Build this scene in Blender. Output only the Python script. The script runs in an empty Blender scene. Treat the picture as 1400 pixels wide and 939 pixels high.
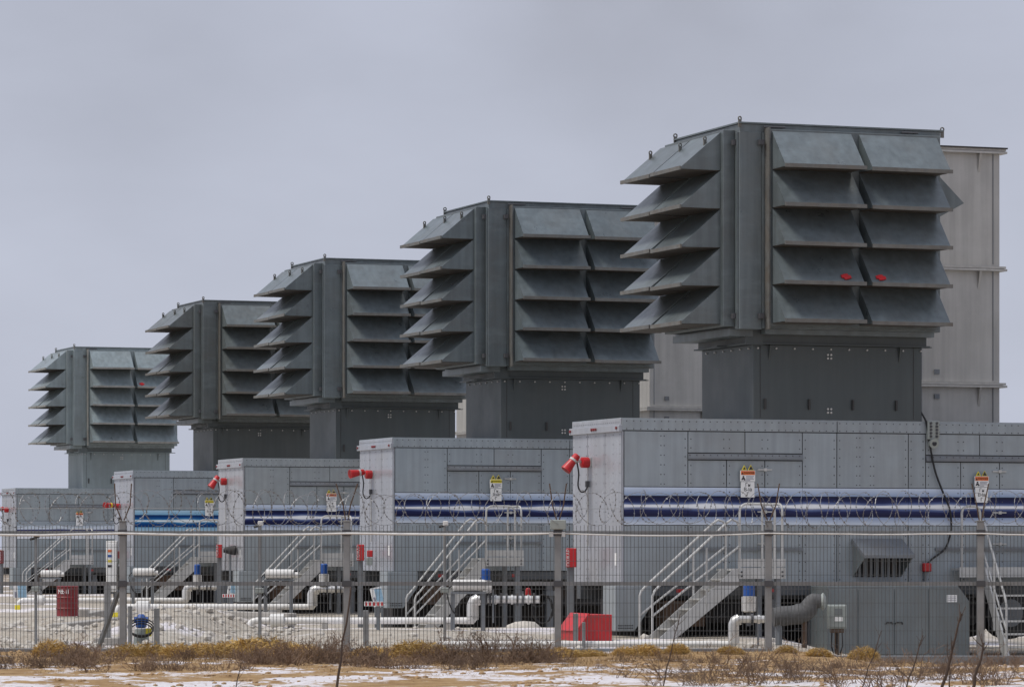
import bpy, bmesh, math, random
from mathutils import Vector, Matrix, noise
R = math.radians
rnd = random.Random(7)
S = bpy.context.scene
C = S.collection

# ------------------------------------------------------------------ camera
FPX, HORIZON, EYE = 5130.0, 750.0, 1.7          # focal length in photo pixels, horizon row, eye height
cam_d = bpy.data.cameras.new('camera'); cam = bpy.data.objects.new('camera', cam_d); C.objects.link(cam)
cam.location = (0, 0, EYE); cam.rotation_euler = (R(90), 0, 0)
cam_d.sensor_width = 36.0; cam_d.lens = FPX / 1400 * 36.0
cam_d.shift_y = (HORIZON - 469.5) / 1400
cam_d.clip_start = 0.5; cam_d.clip_end = 20000
cam_d.dof.use_dof = True; cam_d.dof.focus_distance = 80; cam_d.dof.aperture_fstop = 9.0
S.camera = cam

# ------------------------------------------------------------------ world and sun
SUN_ELEV, SUN_AZ = R(62), R(-112)                # azimuth measured from +Y towards +X: veiled sun off to the left
w = bpy.data.worlds.new('World'); S.world = w; w.use_nodes = True
wt = w.node_tree; wt.nodes.clear()
out = wt.nodes.new('ShaderNodeOutputWorld'); bg = wt.nodes.new('ShaderNodeBackground')
sky = wt.nodes.new('ShaderNodeTexSky'); sky.sky_type = 'NISHITA'; sky.sun_disc = False
sky.sun_elevation = SUN_ELEV; sky.sun_rotation = SUN_AZ; sky.air_density = 1.0; sky.dust_density = 2.0
hs = wt.nodes.new('ShaderNodeHueSaturation'); hs.inputs['Saturation'].default_value = 0.5
mx = wt.nodes.new('ShaderNodeMix'); mx.data_type = 'RGBA'; mx.inputs['Factor'].default_value = 0.86
mx.inputs[7].default_value = (5.02, 5.34, 6.48, 1)
tc = wt.nodes.new('ShaderNodeTexCoord'); mp = wt.nodes.new('ShaderNodeMapping'); mp.inputs['Scale'].default_value = (1.0, 1.0, 2.2)
nz = wt.nodes.new('ShaderNodeTexNoise'); nz.inputs['Scale'].default_value = 8.0; nz.inputs['Detail'].default_value = 6; nz.inputs['Roughness'].default_value = 0.5
cr = wt.nodes.new('ShaderNodeMapRange'); cr.inputs['From Min'].default_value = 0.3; cr.inputs['From Max'].default_value = 0.7
cr.inputs['To Min'].default_value = 0.91; cr.inputs['To Max'].default_value = 1.07
ml = wt.nodes.new('ShaderNodeMix'); ml.data_type = 'RGBA'; ml.blend_type = 'MULTIPLY'; ml.inputs['Factor'].default_value = 1
L = wt.links.new
L(sky.outputs[0], hs.inputs['Color']); L(hs.outputs[0], mx.inputs[6])
L(tc.outputs['Generated'], mp.inputs[0]); L(mp.outputs[0], nz.inputs['Vector']); L(nz.outputs[0], cr.inputs[0])
sz = wt.nodes.new('ShaderNodeSeparateXYZ'); gr = wt.nodes.new('ShaderNodeValToRGB'); gr.color_ramp.interpolation = 'EASE'
ge = gr.color_ramp.elements; ge[0].position = 0.0; ge[0].color = (.73, .73, .73, 1); ge[1].position = 1.0; ge[1].color = (1, 1, 1, 1)
g2 = ge.new(0.15); g2.color = (.65, .645, .64, 1); g3 = ge.new(0.3); g3.color = (.68, .68, .68, 1)
L(tc.outputs['Generated'], sz.inputs[0]); L(sz.outputs['Z'], gr.inputs[0])
mg = wt.nodes.new('ShaderNodeMix'); mg.data_type = 'RGBA'; mg.blend_type = 'MULTIPLY'; mg.inputs['Factor'].default_value = 1
L(mx.outputs[2], mg.inputs[6]); L(gr.outputs[0], mg.inputs[7])
L(mg.outputs[2], ml.inputs[6]); L(cr.outputs[0], ml.inputs[7]); L(ml.outputs[2], bg.inputs[0])
bg.inputs[1].default_value = 0.15
L(bg.outputs[0], out.inputs[0])
sd = bpy.data.lights.new('sun', 'SUN'); sun = bpy.data.objects.new('sun', sd); C.objects.link(sun)
sd.energy = 2.4; sd.angle = R(16); sd.color = (1, 0.95, 0.88)
sdir = Vector((math.sin(SUN_AZ) * math.cos(SUN_ELEV), math.cos(SUN_AZ) * math.cos(SUN_ELEV), math.sin(SUN_ELEV)))
sun.rotation_euler = sdir.to_track_quat('Z', 'Y').to_euler()
S.view_settings.view_transform = 'Standard'; S.view_settings.look = 'None'
S.view_settings.exposure = 0.0; S.view_settings.gamma = 1.0
S.cycles.max_bounces = 6

# ------------------------------------------------------------------ materials
def mat(name, col, rough=0.6, metal=0.0, var=0.18, scale=2.0, stretch=(1, 1, 1), streak=0.0, dirt=None, dirt_amt=0.0,
        bump=0.0, bump_scale=30, use_obcol=False, spec=0.5, randvar=0.0, coat=0.0, patch=None):
    m = bpy.data.materials.new(name); m.use_nodes = True
    t = m.node_tree; n = t.nodes; b = n['Principled BSDF']; l = t.links.new
    tc = n.new('ShaderNodeTexCoord'); mp = n.new('ShaderNodeMapping'); mp.inputs['Scale'].default_value = stretch
    oi = n.new('ShaderNodeObjectInfo')
    off = n.new('ShaderNodeVectorMath'); off.operation = 'SCALE'; off.inputs[3].default_value = 1.0
    cmb = n.new('ShaderNodeCombineXYZ')
    mu = n.new('ShaderNodeMath'); mu.operation = 'MULTIPLY'; mu.inputs[1].default_value = 37.0
    l(oi.outputs['Random'], mu.inputs[0]); l(mu.outputs[0], cmb.inputs[0]); l(mu.outputs[0], cmb.inputs[2])
    ad = n.new('ShaderNodeVectorMath'); ad.operation = 'ADD'
    l(tc.outputs['Object'], mp.inputs[0]); l(mp.outputs[0], ad.inputs[0]); l(cmb.outputs[0], ad.inputs[1])
    n1 = n.new('ShaderNodeTexNoise'); n1.inputs['Scale'].default_value = scale; n1.inputs['Detail'].default_value = 8; n1.inputs['Roughness'].default_value = 0.62
    l(ad.outputs[0], n1.inputs['Vector'])
    mr = n.new('ShaderNodeMapRange'); mr.inputs['From Min'].default_value = 0.25; mr.inputs['From Max'].default_value = 0.75
    mr.inputs['To Min'].default_value = 1 - var; mr.inputs['To Max'].default_value = 1 + var
    l(n1.outputs[0], mr.inputs[0])
    base = n.new('ShaderNodeMix'); base.data_type = 'RGBA'; base.blend_type = 'MULTIPLY'; base.inputs['Factor'].default_value = 1
    base.inputs[6].default_value = (*col, 1)
    val = mr.outputs[0]
    if randvar:
        rr = n.new('ShaderNodeMapRange'); rr.inputs['To Min'].default_value = 1 - randvar; rr.inputs['To Max'].default_value = 1 + randvar
        l(oi.outputs['Random'], rr.inputs[0]); m2 = n.new('ShaderNodeMath'); m2.operation = 'MULTIPLY'
        l(val, m2.inputs[0]); l(rr.outputs[0], m2.inputs[1]); val = m2.outputs[0]
    if streak:
        ms = n.new('ShaderNodeMapping'); ms.inputs['Scale'].default_value = (7, 7, 0.35); l(ad.outputs[0], ms.inputs[0])
        n2 = n.new('ShaderNodeTexNoise'); n2.inputs['Scale'].default_value = 1.0; n2.inputs['Detail'].default_value = 5
        l(ms.outputs[0], n2.inputs['Vector'])
        m3 = n.new('ShaderNodeMapRange'); m3.inputs['From Min'].default_value = 0.3; m3.inputs['From Max'].default_value = 0.7
        m3.inputs['To Min'].default_value = 1 - streak; m3.inputs['To Max'].default_value = 1 + streak
        l(n2.outputs[0], m3.inputs[0]); m4 = n.new('ShaderNodeMath'); m4.operation = 'MULTIPLY'
        l(val, m4.inputs[0]); l(m3.outputs[0], m4.inputs[1]); val = m4.outputs[0]
    l(val, base.inputs[7]); colour = base.outputs[2]
    if use_obcol:
        mo = n.new('ShaderNodeMix'); mo.data_type = 'RGBA'; mo.blend_type = 'MULTIPLY'; mo.inputs['Factor'].default_value = 1
        l(colour, mo.inputs[6]); l(oi.outputs['Color'], mo.inputs[7]); colour = mo.outputs[2]
    if dirt:
        n3 = n.new('ShaderNodeTexNoise'); n3.inputs['Scale'].default_value = scale * 0.6; n3.inputs['Detail'].default_value = 9; n3.inputs['Roughness'].default_value = 0.7
        ms2 = n.new('ShaderNodeMapping'); ms2.inputs['Location'].default_value = (3.1, 7.7, 1.9); l(ad.outputs[0], ms2.inputs[0]); l(ms2.outputs[0], n3.inputs['Vector'])
        m5 = n.new('ShaderNodeMapRange'); m5.inputs['From Min'].default_value = 0.45; m5.inputs['From Max'].default_value = 0.8
        m5.inputs['To Min'].default_value = 0.0; m5.inputs['To Max'].default_value = dirt_amt
        l(n3.outputs[0], m5.inputs[0])
        md = n.new('ShaderNodeMix'); md.data_type = 'RGBA'; md.inputs[7].default_value = (*dirt, 1)
        l(m5.outputs[0], md.inputs[0]); l(colour, md.inputs[6]); colour = md.outputs[2]
    if patch:
        n4 = n.new('ShaderNodeTexNoise'); n4.inputs['Scale'].default_value = 1.0; n4.inputs['Detail'].default_value = 9; n4.inputs['Roughness'].default_value = 0.65
        mp4 = n.new('ShaderNodeMapping'); mp4.inputs['Location'].default_value = (9.3, 1.7, 5.1); mp4.inputs['Scale'].default_value = (1.1, 1.1, 3.2); l(ad.outputs[0], mp4.inputs[0]); l(mp4.outputs[0], n4.inputs['Vector'])
        m6 = n.new('ShaderNodeMapRange'); m6.inputs['From Min'].default_value = 0.5; m6.inputs['From Max'].default_value = 0.78; m6.inputs['To Max'].default_value = patch[1]
        l(n4.outputs[0], m6.inputs[0]); mq = n.new('ShaderNodeMix'); mq.data_type = 'RGBA'; mq.inputs[7].default_value = (*patch[0], 1)
        l(m6.outputs[0], mq.inputs[0]); l(colour, mq.inputs[6]); colour = mq.outputs[2]
    l(colour, b.inputs['Base Color'])
    r2 = n.new('ShaderNodeMapRange'); r2.inputs['From Min'].default_value = 0.3; r2.inputs['From Max'].default_value = 0.7
    r2.inputs['To Min'].default_value = max(0.05, rough - 0.1); r2.inputs['To Max'].default_value = min(1, rough + 0.1)
    l(n1.outputs[0], r2.inputs[0]); l(r2.outputs[0], b.inputs['Roughness'])
    b.inputs['Metallic'].default_value = metal; b.inputs['Specular IOR Level'].default_value = spec
    if coat: b.inputs['Coat Weight'].default_value = coat; b.inputs['Coat Roughness'].default_value = 0.25
    if bump:
        nb = n.new('ShaderNodeTexNoise'); nb.inputs['Scale'].default_value = bump_scale; nb.inputs['Detail'].default_value = 4
        l(tc.outputs['Object'], nb.inputs['Vector'])
        bp = n.new('ShaderNodeBump'); bp.inputs['Strength'].default_value = bump; bp.inputs['Distance'].default_value = 0.02
        l(nb.outputs[0], bp.inputs['Height']); l(bp.outputs[0], b.inputs['Normal'])
    return m

RUST = (0.14, 0.09, 0.055)
GALV = mat('galvanised_dark', (0.118, 0.141, 0.147), 0.36, 0.15, 0.16, 1.6, (1, 1, 1), 0.16, (0.12, 0.105, 0.085), 0.4, 0.10, 2.0, True, randvar=0.12, patch=((0.26, 0.315, 0.335), .28))
GALVL = mat('galvanised_lip', (0.155, 0.155, 0.145), 0.6, 0.3, 0.25, 5, (1, 1, 1), 0.1, (0.15, 0.11, 0.07), 0.7, 0, 30, True)
NECK = mat('neck_steel', (0.066, 0.080, 0.084), 0.5, 0.15, 0.10, 1.2, (1, 1, 1), 0.08, (0.10, 0.10, 0.095), 0.4, 0.06, 3, True)
PAINT = mat('enclosure_paint', (0.30, 0.338, 0.36), 0.42, 0.0, 0.08, 0.9, (1, 1, 1), 0.10, (0.19, 0.17, 0.14), 0.45, 0.22, 1.3, True, randvar=0.045)
ENDP = mat('end_paint', (0.33, 0.345, 0.375), 0.24, 0.0, 0.08, 0.9, (1, 1, 1), 0.09, (0.22, 0.19, 0.16), 0.4, 0.16, 1.4, True)
SEAM = mat('joint_dark', (0.045, 0.045, 0.045), 0.8, 0, 0.2)
RIV = mat('rivet_steel', (0.075, 0.075, 0.08), 0.6, 0.2, 0.2)
CHAS = mat('chassis_grey', (0.085, 0.095, 0.105), 0.6, 0.1, 0.25, 3, dirt=(0.16, 0.12, 0.08), dirt_amt=0.5)
LEGP = mat('leg_grey', (0.17, 0.185, 0.20), 0.55, 0.1, 0.15, 3, dirt=(0.2, 0.16, 0.12), dirt_amt=0.4)
DARK = mat('dark_machinery', (0.03, 0.03, 0.032), 0.7, 0.2, 0.3, 5, dirt=(0.12, 0.075, 0.04), dirt_amt=0.5)
BROWN = mat('rusty_frame', (0.10, 0.062, 0.04), 0.8, 0.1, 0.3, 4)
SOFF = mat('soffit_brown', (0.062, 0.054, 0.046), 0.8, 0.0, 0.3, 4)  # dark brown for the plates under the louvres
STACK = mat('stack_beige', (0.40, 0.39, 0.365), 0.5, 0.15, 0.10, 0.8, (1, 1, 1), 0.12, (0.60, 0.59, 0.56), 0.5, 0.05, 2)
ALU = mat('stair_alloy', (0.50, 0.50, 0.485), 0.42, 0.15, 0.12, 4, dirt=(0.3, 0.27, 0.22), dirt_amt=0.4)
WHITE = mat('white_cladding', (0.74, 0.73, 0.70), 0.4, 0.0, 0.08, 3, dirt=(0.45, 0.40, 0.33), dirt_amt=0.5, bump=0.15, bump_scale=9)
SILV = mat('silver_cladding', (0.68, 0.67, 0.64), 0.35, 0.6, 0.12, 6, dirt=(0.4, 0.33, 0.25), dirt_amt=0.4, bump=0.2, bump_scale=14)
RED = mat('red_paint', (0.50, 0.014, 0.018), 0.45, 0, 0.2, 4, dirt=(0.22, 0.05, 0.04), dirt_amt=0.6)
DRED = mat('dark_red_paint', (0.20, 0.012, 0.016), 0.5, 0, 0.25, 4, dirt=(0.12, 0.05, 0.04), dirt_amt=0.7)
BLUE = mat('blue_paint', (0.012, 0.075, 0.30), 0.4, 0, 0.15, 5)
YEL = mat('yellow_paint', (0.75, 0.62, 0.03), 0.5, 0, 0.1, 6)
BLK = mat('black_rubber', (0.014, 0.014, 0.015), 0.6, 0, 0.2)
FENCE = mat('fence_steel', (0.27, 0.275, 0.275), 0.5, 0.4, 0.2, 3, dirt=(0.18, 0.15, 0.11), dirt_amt=0.4)
WIRE = mat('mesh_steel', (0.12, 0.125, 0.125), 0.55, 0.3, 0.2, 2)
RAZ = mat('razor_steel', (0.27, 0.27, 0.27), 0.4, 0.6, 0.3, 3)
CONC = mat('concrete', (0.36, 0.34, 0.31), 0.9, 0, 0.2, 4, bump=0.3, bump_scale=20)
WRAP = mat('grey_wrap', (0.085, 0.085, 0.085), 0.7, 0, 0.3, 6, bump=0.6, bump_scale=9)
CAB = mat('cabinet_grey', (0.15, 0.172, 0.178), 0.5, 0.05, 0.12, 2, streak=0.08, dirt=(0.16, 0.14, 0.11), dirt_amt=0.4)
JBOX = mat('junction_grey', (0.30, 0.33, 0.31), 0.5, 0, 0.12, 4, dirt=(0.3, 0.26, 0.2), dirt_amt=0.3)
SIGNW = mat('sign_white', (0.80, 0.80, 0.78), 0.4, 0, 0.05, 6)
ORNG = mat('sign_orange', (0.72, 0.16, 0.03), 0.4, 0, 0.05)
INK = mat('print_black', (0.02, 0.02, 0.025), 0.5, 0, 0.05)
INKG = mat('print_grey', (0.28, 0.28, 0.33), 0.5, 0, 0.05)
BOARD = mat('board_blue', (0.30, 0.47, 0.60), 0.4, 0, 0.35, 5)
STONE = mat('pale_stone', (0.56, 0.52, 0.46), 0.9, 0, 0.25, 8, randvar=0.15)
SANDC = mat('sand_clod', (0.33, 0.215, 0.11), 0.95, 0, 0.35, 9)
DEADG = mat('dead_grass', (0.27, 0.18, 0.085), 0.9, 0, 0.35, 3)
STRAW = mat('dry_straw', (0.44, 0.29, 0.095), 0.9, 0, 0.35, 9, randvar=0.2)
TWIG = mat('dry_twig', (0.17, 0.112, 0.074), 0.9, 0, 0.3, 9, randvar=0.25)
TWIGD = mat('dark_twig', (0.06, 0.038, 0.026), 0.9, 0, 0.3, 9)
SNOW = mat('old_snow', (0.80, 0.80, 0.82), 0.7, 0, 0.06, 5, bump=0.4, bump_scale=8)

def livery(name, cols):
    m = bpy.data.materials.new(name); m.use_nodes = True
    t = m.node_tree; n = t.nodes; b = n['Principled BSDF']; l = t.links.new
    tc = n.new('ShaderNodeTexCoord'); sp = n.new('ShaderNodeSeparateXYZ'); l(tc.outputs['Object'], sp.inputs[0])
    mr = n.new('ShaderNodeMapRange'); mr.inputs['From Min'].default_value = 2.16; mr.inputs['From Max'].default_value = 2.89
    l(sp.outputs['Z'], mr.inputs[0])
    # the highlight of the printed chrome band swells and thins along the trailer
    def mth(op, a, c=None, d=None):
        x = n.new('ShaderNodeMath'); x.operation = op
        for k, q in enumerate((a, c, d)):
            if q is None: continue
            if isinstance(q, (int, float)): x.inputs[k].default_value = q
            else: l(q, x.inputs[k])
        return x.outputs[0]
    d_ = mth('SUBTRACT', mr.outputs[0], .5); wgt = mth('MAXIMUM', mth('SUBTRACT', 1.0, mth('DIVIDE', mth('ABSOLUTE', d_), .25)), 0.0)
    sn = mth('ADD', mth('SINE', mth('MULTIPLY', sp.outputs['X'], 2.6)), mth('MULTIPLY', mth('SINE', mth('MULTIPLY', sp.outputs['X'], 6.1)), .5))
    ad = n.new('ShaderNodeMath'); l(mr.outputs[0], ad.inputs[0]); l(mth('MULTIPLY', mth('MULTIPLY', d_, wgt), mth('MULTIPLY', sn, .38)), ad.inputs[1])
    rp = n.new('ShaderNodeValToRGB'); e = rp.color_ramp.elements
    while len(e) < len(cols): e.new(0.5)
    for i, (p, c) in enumerate(cols): e[i].position = p
    for i, (p, c) in enumerate(cols): e[i].color = (*c, 1)
    l(ad.outputs[0], rp.inputs[0])
    nz = n.new('ShaderNodeTexNoise'); nz.inputs['Scale'].default_value = 1.5; nz.inputs['Detail'].default_value = 7; l(tc.outputs['Object'], nz.inputs['Vector'])
    m2 = n.new('ShaderNodeMapRange'); m2.inputs['To Min'].default_value = 0.85; m2.inputs['To Max'].default_value = 1.12; l(nz.outputs[0], m2.inputs[0])
    mu = n.new('ShaderNodeMix'); mu.data_type = 'RGBA'; mu.blend_type = 'MULTIPLY'; mu.inputs['Factor'].default_value = 1
    l(rp.outputs[0], mu.inputs[6]); l(m2.outputs[0], mu.inputs[7]); l(mu.outputs[2], b.inputs['Base Color'])
    b.inputs['Roughness'].default_value = 0.35; b.inputs['Specular IOR Level'].default_value = 0.25
    return m
LIV = livery('livery_navy', [(0, (.66, .72, .78)), (.205, (.28, .36, .53)), (.225, (.008, .008, .035)), (.37, (.016, .023, .095)), (.435, (.13, .18, .36)),
    (.475, (.90, .92, .93)), (.525, (.90, .92, .93)), (.565, (.13, .18, .36)), (.63, (.016, .025, .10)), (.765, (.006, .006, .03)), (.785, (.30, .39, .56)), (1, (.62, .70, .82))])
LIVB = livery('livery_blue', [(0, (.50, .68, .78)), (.205, (.20, .42, .62)), (.225, (.003, .03, .13)), (.37, (.005, .08, .28)), (.435, (.06, .26, .48)),
    (.475, (.80, .88, .90)), (.525, (.80, .88, .90)), (.565, (.06, .26, .48)), (.63, (.005, .08, .28)), (.765, (.002, .02, .10)), (.785, (.20, .42, .62)), (1, (.45, .66, .80))])
LIVT = livery('livery_thin', [(0, (.78, .80, .82)), (.20, (.70, .74, .78)), (.235, (.30, .345, .38)), (.25, (.02, .025, .12)), (.44, (.02, .025, .13)), (.5, (.02, .025, .12)),
    (.56, (.60, .66, .72)), (.70, (.55, .62, .70)), (.76, (.30, .345, .38)), (.9, (.30, .345, .38)), (1, (.30, .345, .38))])

# ------------------------------------------------------------------ mesh helpers
class MB:
    def __init__(s): s.v = []; s.f = []
    def add(s, vs, fs):
        o = len(s.v); s.v += [tuple(v) for v in vs]; s.f += [tuple(i + o for i in f) for f in fs]; return s
    def box(s, x0, x1, y0, y1, z0, z1):
        return s.add([(x0, y0, z0), (x1, y0, z0), (x1, y1, z0), (x0, y1, z0), (x0, y0, z1), (x1, y0, z1), (x1, y1, z1), (x0, y1, z1)],
              [(0, 3, 2, 1), (4, 5, 6, 7), (0, 1, 5, 4), (1, 2, 6, 5), (2, 3, 7, 6), (3, 0, 4, 7)])
    def prism(s, prof, axis, a, b):
        # prof: 2D points; axis 'x': prof=(y,z), 'y': prof=(x,z), 'z': prof=(x,y)
        n = len(prof)
        def p(q, t): return {'x': (t, q[0], q[1]), 'y': (q[0], t, q[1]), 'z': (q[0], q[1], t)}[axis]
        vs = [p(q, a) for q in prof] + [p(q, b) for q in prof]
        fs = [(i, (i + 1) % n, (i + 1) % n + n, i + n) for i in range(n)] + [tuple(range(n - 1, -1, -1)), tuple(range(n, 2 * n))]
        return s.add(vs, fs)
    def tube(s, pts, r, n=8, cap=True, r2=None):
        pts = [Vector(p) for p in pts]; m = len(pts); vs = []; fs = []
        rs = r if isinstance(r, (list, tuple)) else [r + ((r2 if r2 is not None else r) - r) * i / max(1, m - 1) for i in range(m)]
        prev = None
        for i, p in enumerate(pts):
            d = (pts[min(i + 1, m - 1)] - pts[max(i - 1, 0)])
            d = d.normalized() if d.length > 1e-9 else Vector((0, 0, 1))
            if prev is None:
                a = Vector((0, 0, 1)) if abs(d.z) < 0.9 else Vector((1, 0, 0))
                u = d.cross(a).normalized()
            else:
                u = (prev - d * prev.dot(d)); u = u.normalized() if u.length > 1e-6 else d.orthogonal().normalized()
            prev = u; v = d.cross(u)
            for k in range(n):
                t = 2 * math.pi * k / n
                vs.append(p + (u * math.cos(t) + v * math.sin(t)) * rs[i])
        for i in range(m - 1):
            for k in range(n):
                fs.append((i * n + k, i * n + (k + 1) % n, (i + 1) * n + (k + 1) % n, (i + 1) * n + k))
        if cap: fs += [tuple(range(n - 1, -1, -1)), tuple(range((m - 1) * n, m * n))]
        return s.add(vs, fs)
    def cyl(s, p, q, r, n=16, r2=None): return s.tube([p, q], r, n, True, r2)
    def bar(s, p, q, w, h):
        # rectangular bar from p to q
        p, q = Vector(p), Vector(q); d = (q - p).normalized(); a = Vector((0, 0, 1)) if abs(d.z) < 0.95 else Vector((1, 0, 0))
        u = d.cross(a).normalized(); v = u.cross(d)
        vs = [c + u * sx * w / 2 + v * sz * h / 2 for c in (p, q) for sx, sz in ((-1, -1), (1, -1), (1, 1), (-1, 1))]
        return s.add(vs, [(0, 1, 2, 3), (7, 6, 5, 4), (0, 4, 5, 1), (1, 5, 6, 2), (2, 6, 7, 3), (3, 7, 4, 0)])
    def mesh(s, name, m, smooth=False):
        me = bpy.data.meshes.new(name); me.from_pydata(s.v, [], s.f); me.materials.append(m)
        bm = bmesh.new(); bm.from_mesh(me); bmesh.ops.recalc_face_normals(bm, faces=bm.faces); bm.to_mesh(me); bm.free()
        if smooth:
            me.polygons.foreach_set('use_smooth', [True] * len(me.polygons))
            try: me.set_sharp_from_angle(angle=R(40))
            except Exception: pass
        return me
    def build(s, name, m, parent=None, smooth=False, bevel=0.0):
        o = bpy.data.objects.new(name, s.mesh(name, m, smooth)); C.objects.link(o)
        if parent: o.parent = parent
        if bevel:
            b = o.modifiers.new('edge', 'BEVEL'); b.width = bevel; b.segments = 1; b.limit_method = 'ANGLE'
        return o

def tag(o, label, cat, group=None, kind=None):
    o['label'] = label; o['category'] = cat
    if group: o['group'] = group
    if kind: o['kind'] = kind
    return o
def thing(name, label, cat, loc=(0, 0, 0), rz=0.0, group=None):
    o = bpy.data.objects.new(name, None); C.objects.link(o); o.location = loc; o.rotation_euler = (0, 0, rz)
    o.empty_display_size = 0.2
    return tag(o, label, cat, group)
def place(me_name, me, parent=None, loc=(0, 0, 0), rot=(0, 0, 0), scale=(1, 1, 1)):
    o = bpy.data.objects.new(me_name, me); C.objects.link(o); o.location = loc; o.rotation_euler = rot; o.scale = scale
    if parent: o.parent = parent
    return o
def copy_tree(o, parent=None):
    c = o.copy(); C.objects.link(c)
    if parent: c.parent = parent; c.matrix_parent_inverse = o.matrix_parent_inverse.copy()
    for ch in KIDS.get(o, []): copy_tree(ch, c)
    return c
KIDS = {}
def index_kids():
    KIDS.clear()
    for o in C.objects:
        if o.parent: KIDS.setdefault(o.parent, []).append(o)
def walk(o):
    yield o
    for c in list(o.children): yield from walk(c)
def text_mesh(txt, size, m, parent, name, loc, rot, extrude=0.002, align='CENTER'):
    cu = bpy.data.curves.new(name, 'FONT'); cu.body = txt; cu.size = size; cu.extrude = extrude; cu.align_x = align; cu.align_y = 'CENTER'; cu.resolution_u = 2
    tmp = bpy.data.objects.new(name, cu); C.objects.link(tmp)
    bpy.context.view_layer.update()
    me = bpy.data.meshes.new_from_object(tmp.evaluated_get(bpy.context.evaluated_depsgraph_get()))
    bpy.data.objects.remove(tmp); me.name = name; me.materials.clear(); me.materials.append(m)
    return place(name, me, parent, loc, rot)
def at(px, d): return (px - 700) / FPX * d
def zat(py, d): return EYE - (py - HORIZON) * d / FPX

# ------------------------------------------------------------------ the row of units
YAW = R(20); CU, SU = math.cos(YAW), math.sin(YAW)
UNITS = [(2.10, 72.0, 0.0), (-2.86, 90.05, 0.16), (-7.65, 106.76, 0.07), (-12.66, 125.45, 0.11), (-20.01, 151.34, -0.06)]
ORD = ['nearest', 'second nearest', 'middle', 'second farthest', 'farthest']
def W(i, u, v, z=0.0):
    x, y, dz = UNITS[i]
    return (x + u * CU - v * SU, y + u * SU + v * CU, dz + z)

# ------------------------------------------------------------------ ground
def sstep(a, b, x):
    t = max(0.0, min(1.0, (x - a) / (b - a))); return t * t * (3 - 2 * t)
def gz(x, y):
    z = 0.0
    if -60 < x < 60 and 20 < y < 170:
        near = sstep(20, 40, y) * (1 - sstep(140, 170, y)) * (1 - sstep(40, 60, abs(x)))
        n1 = noise.noise(Vector((x * .35, y * .35, 1.3))); n2 = noise.noise(Vector((x * 1.7, y * 1.7, 4.1))); n3 = noise.noise(Vector((x * 5, y * 5, 9.1)))
        amp = 0.045 if y < 61.5 else 0.02
        z += near * (n1 * amp + n2 * amp * .5 + n3 * amp * .18)
        z -= 0.42 * sstep(4.6, 7.2, x) * sstep(54, 62, y) * (1 - sstep(110, 140, y))
        z -= .34 * sstep(81, 87, y) * (1 - sstep(97, 106, y)) + .12 * sstep(97, 106, y)
        # bank of pale rubble inside the fence on the left
        b = sstep(63.5, 67, y) * (1 - sstep(78, 92, y)) * (1 - sstep(-6.5, -5.0, x)) * sstep(-30, -20, x)
        z += b * (0.20 + .17 * sstep(-8.0, -7.0, x) + 0.20 * noise.noise(Vector((x * .5, y * .22, 7))) + 0.09 * n2 + 0.07 * n3)
        # smooth pale bank in the middle
        b2 = sstep(63, 66, y) * (1 - sstep(70, 82, y)) * sstep(-4.6, -3.3, x) * (1 - sstep(-2.2, .2, x))
        z += b2 * (0.13 + 0.06 * n1)
    return z
def axis(lo, hi, step, far):
    a = [lo + i * step for i in range(int(round((hi - lo) / step)) + 1)]
    s = step; up = [a[-1]]; dn = [a[0]]
    while up[-1] < far: s *= 1.7; up.append(up[-1] + s)
    s = step
    while dn[-1] > -far: s *= 1.7; dn.append(dn[-1] - s)
    return dn[:0:-1] + a + up[1:]
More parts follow.
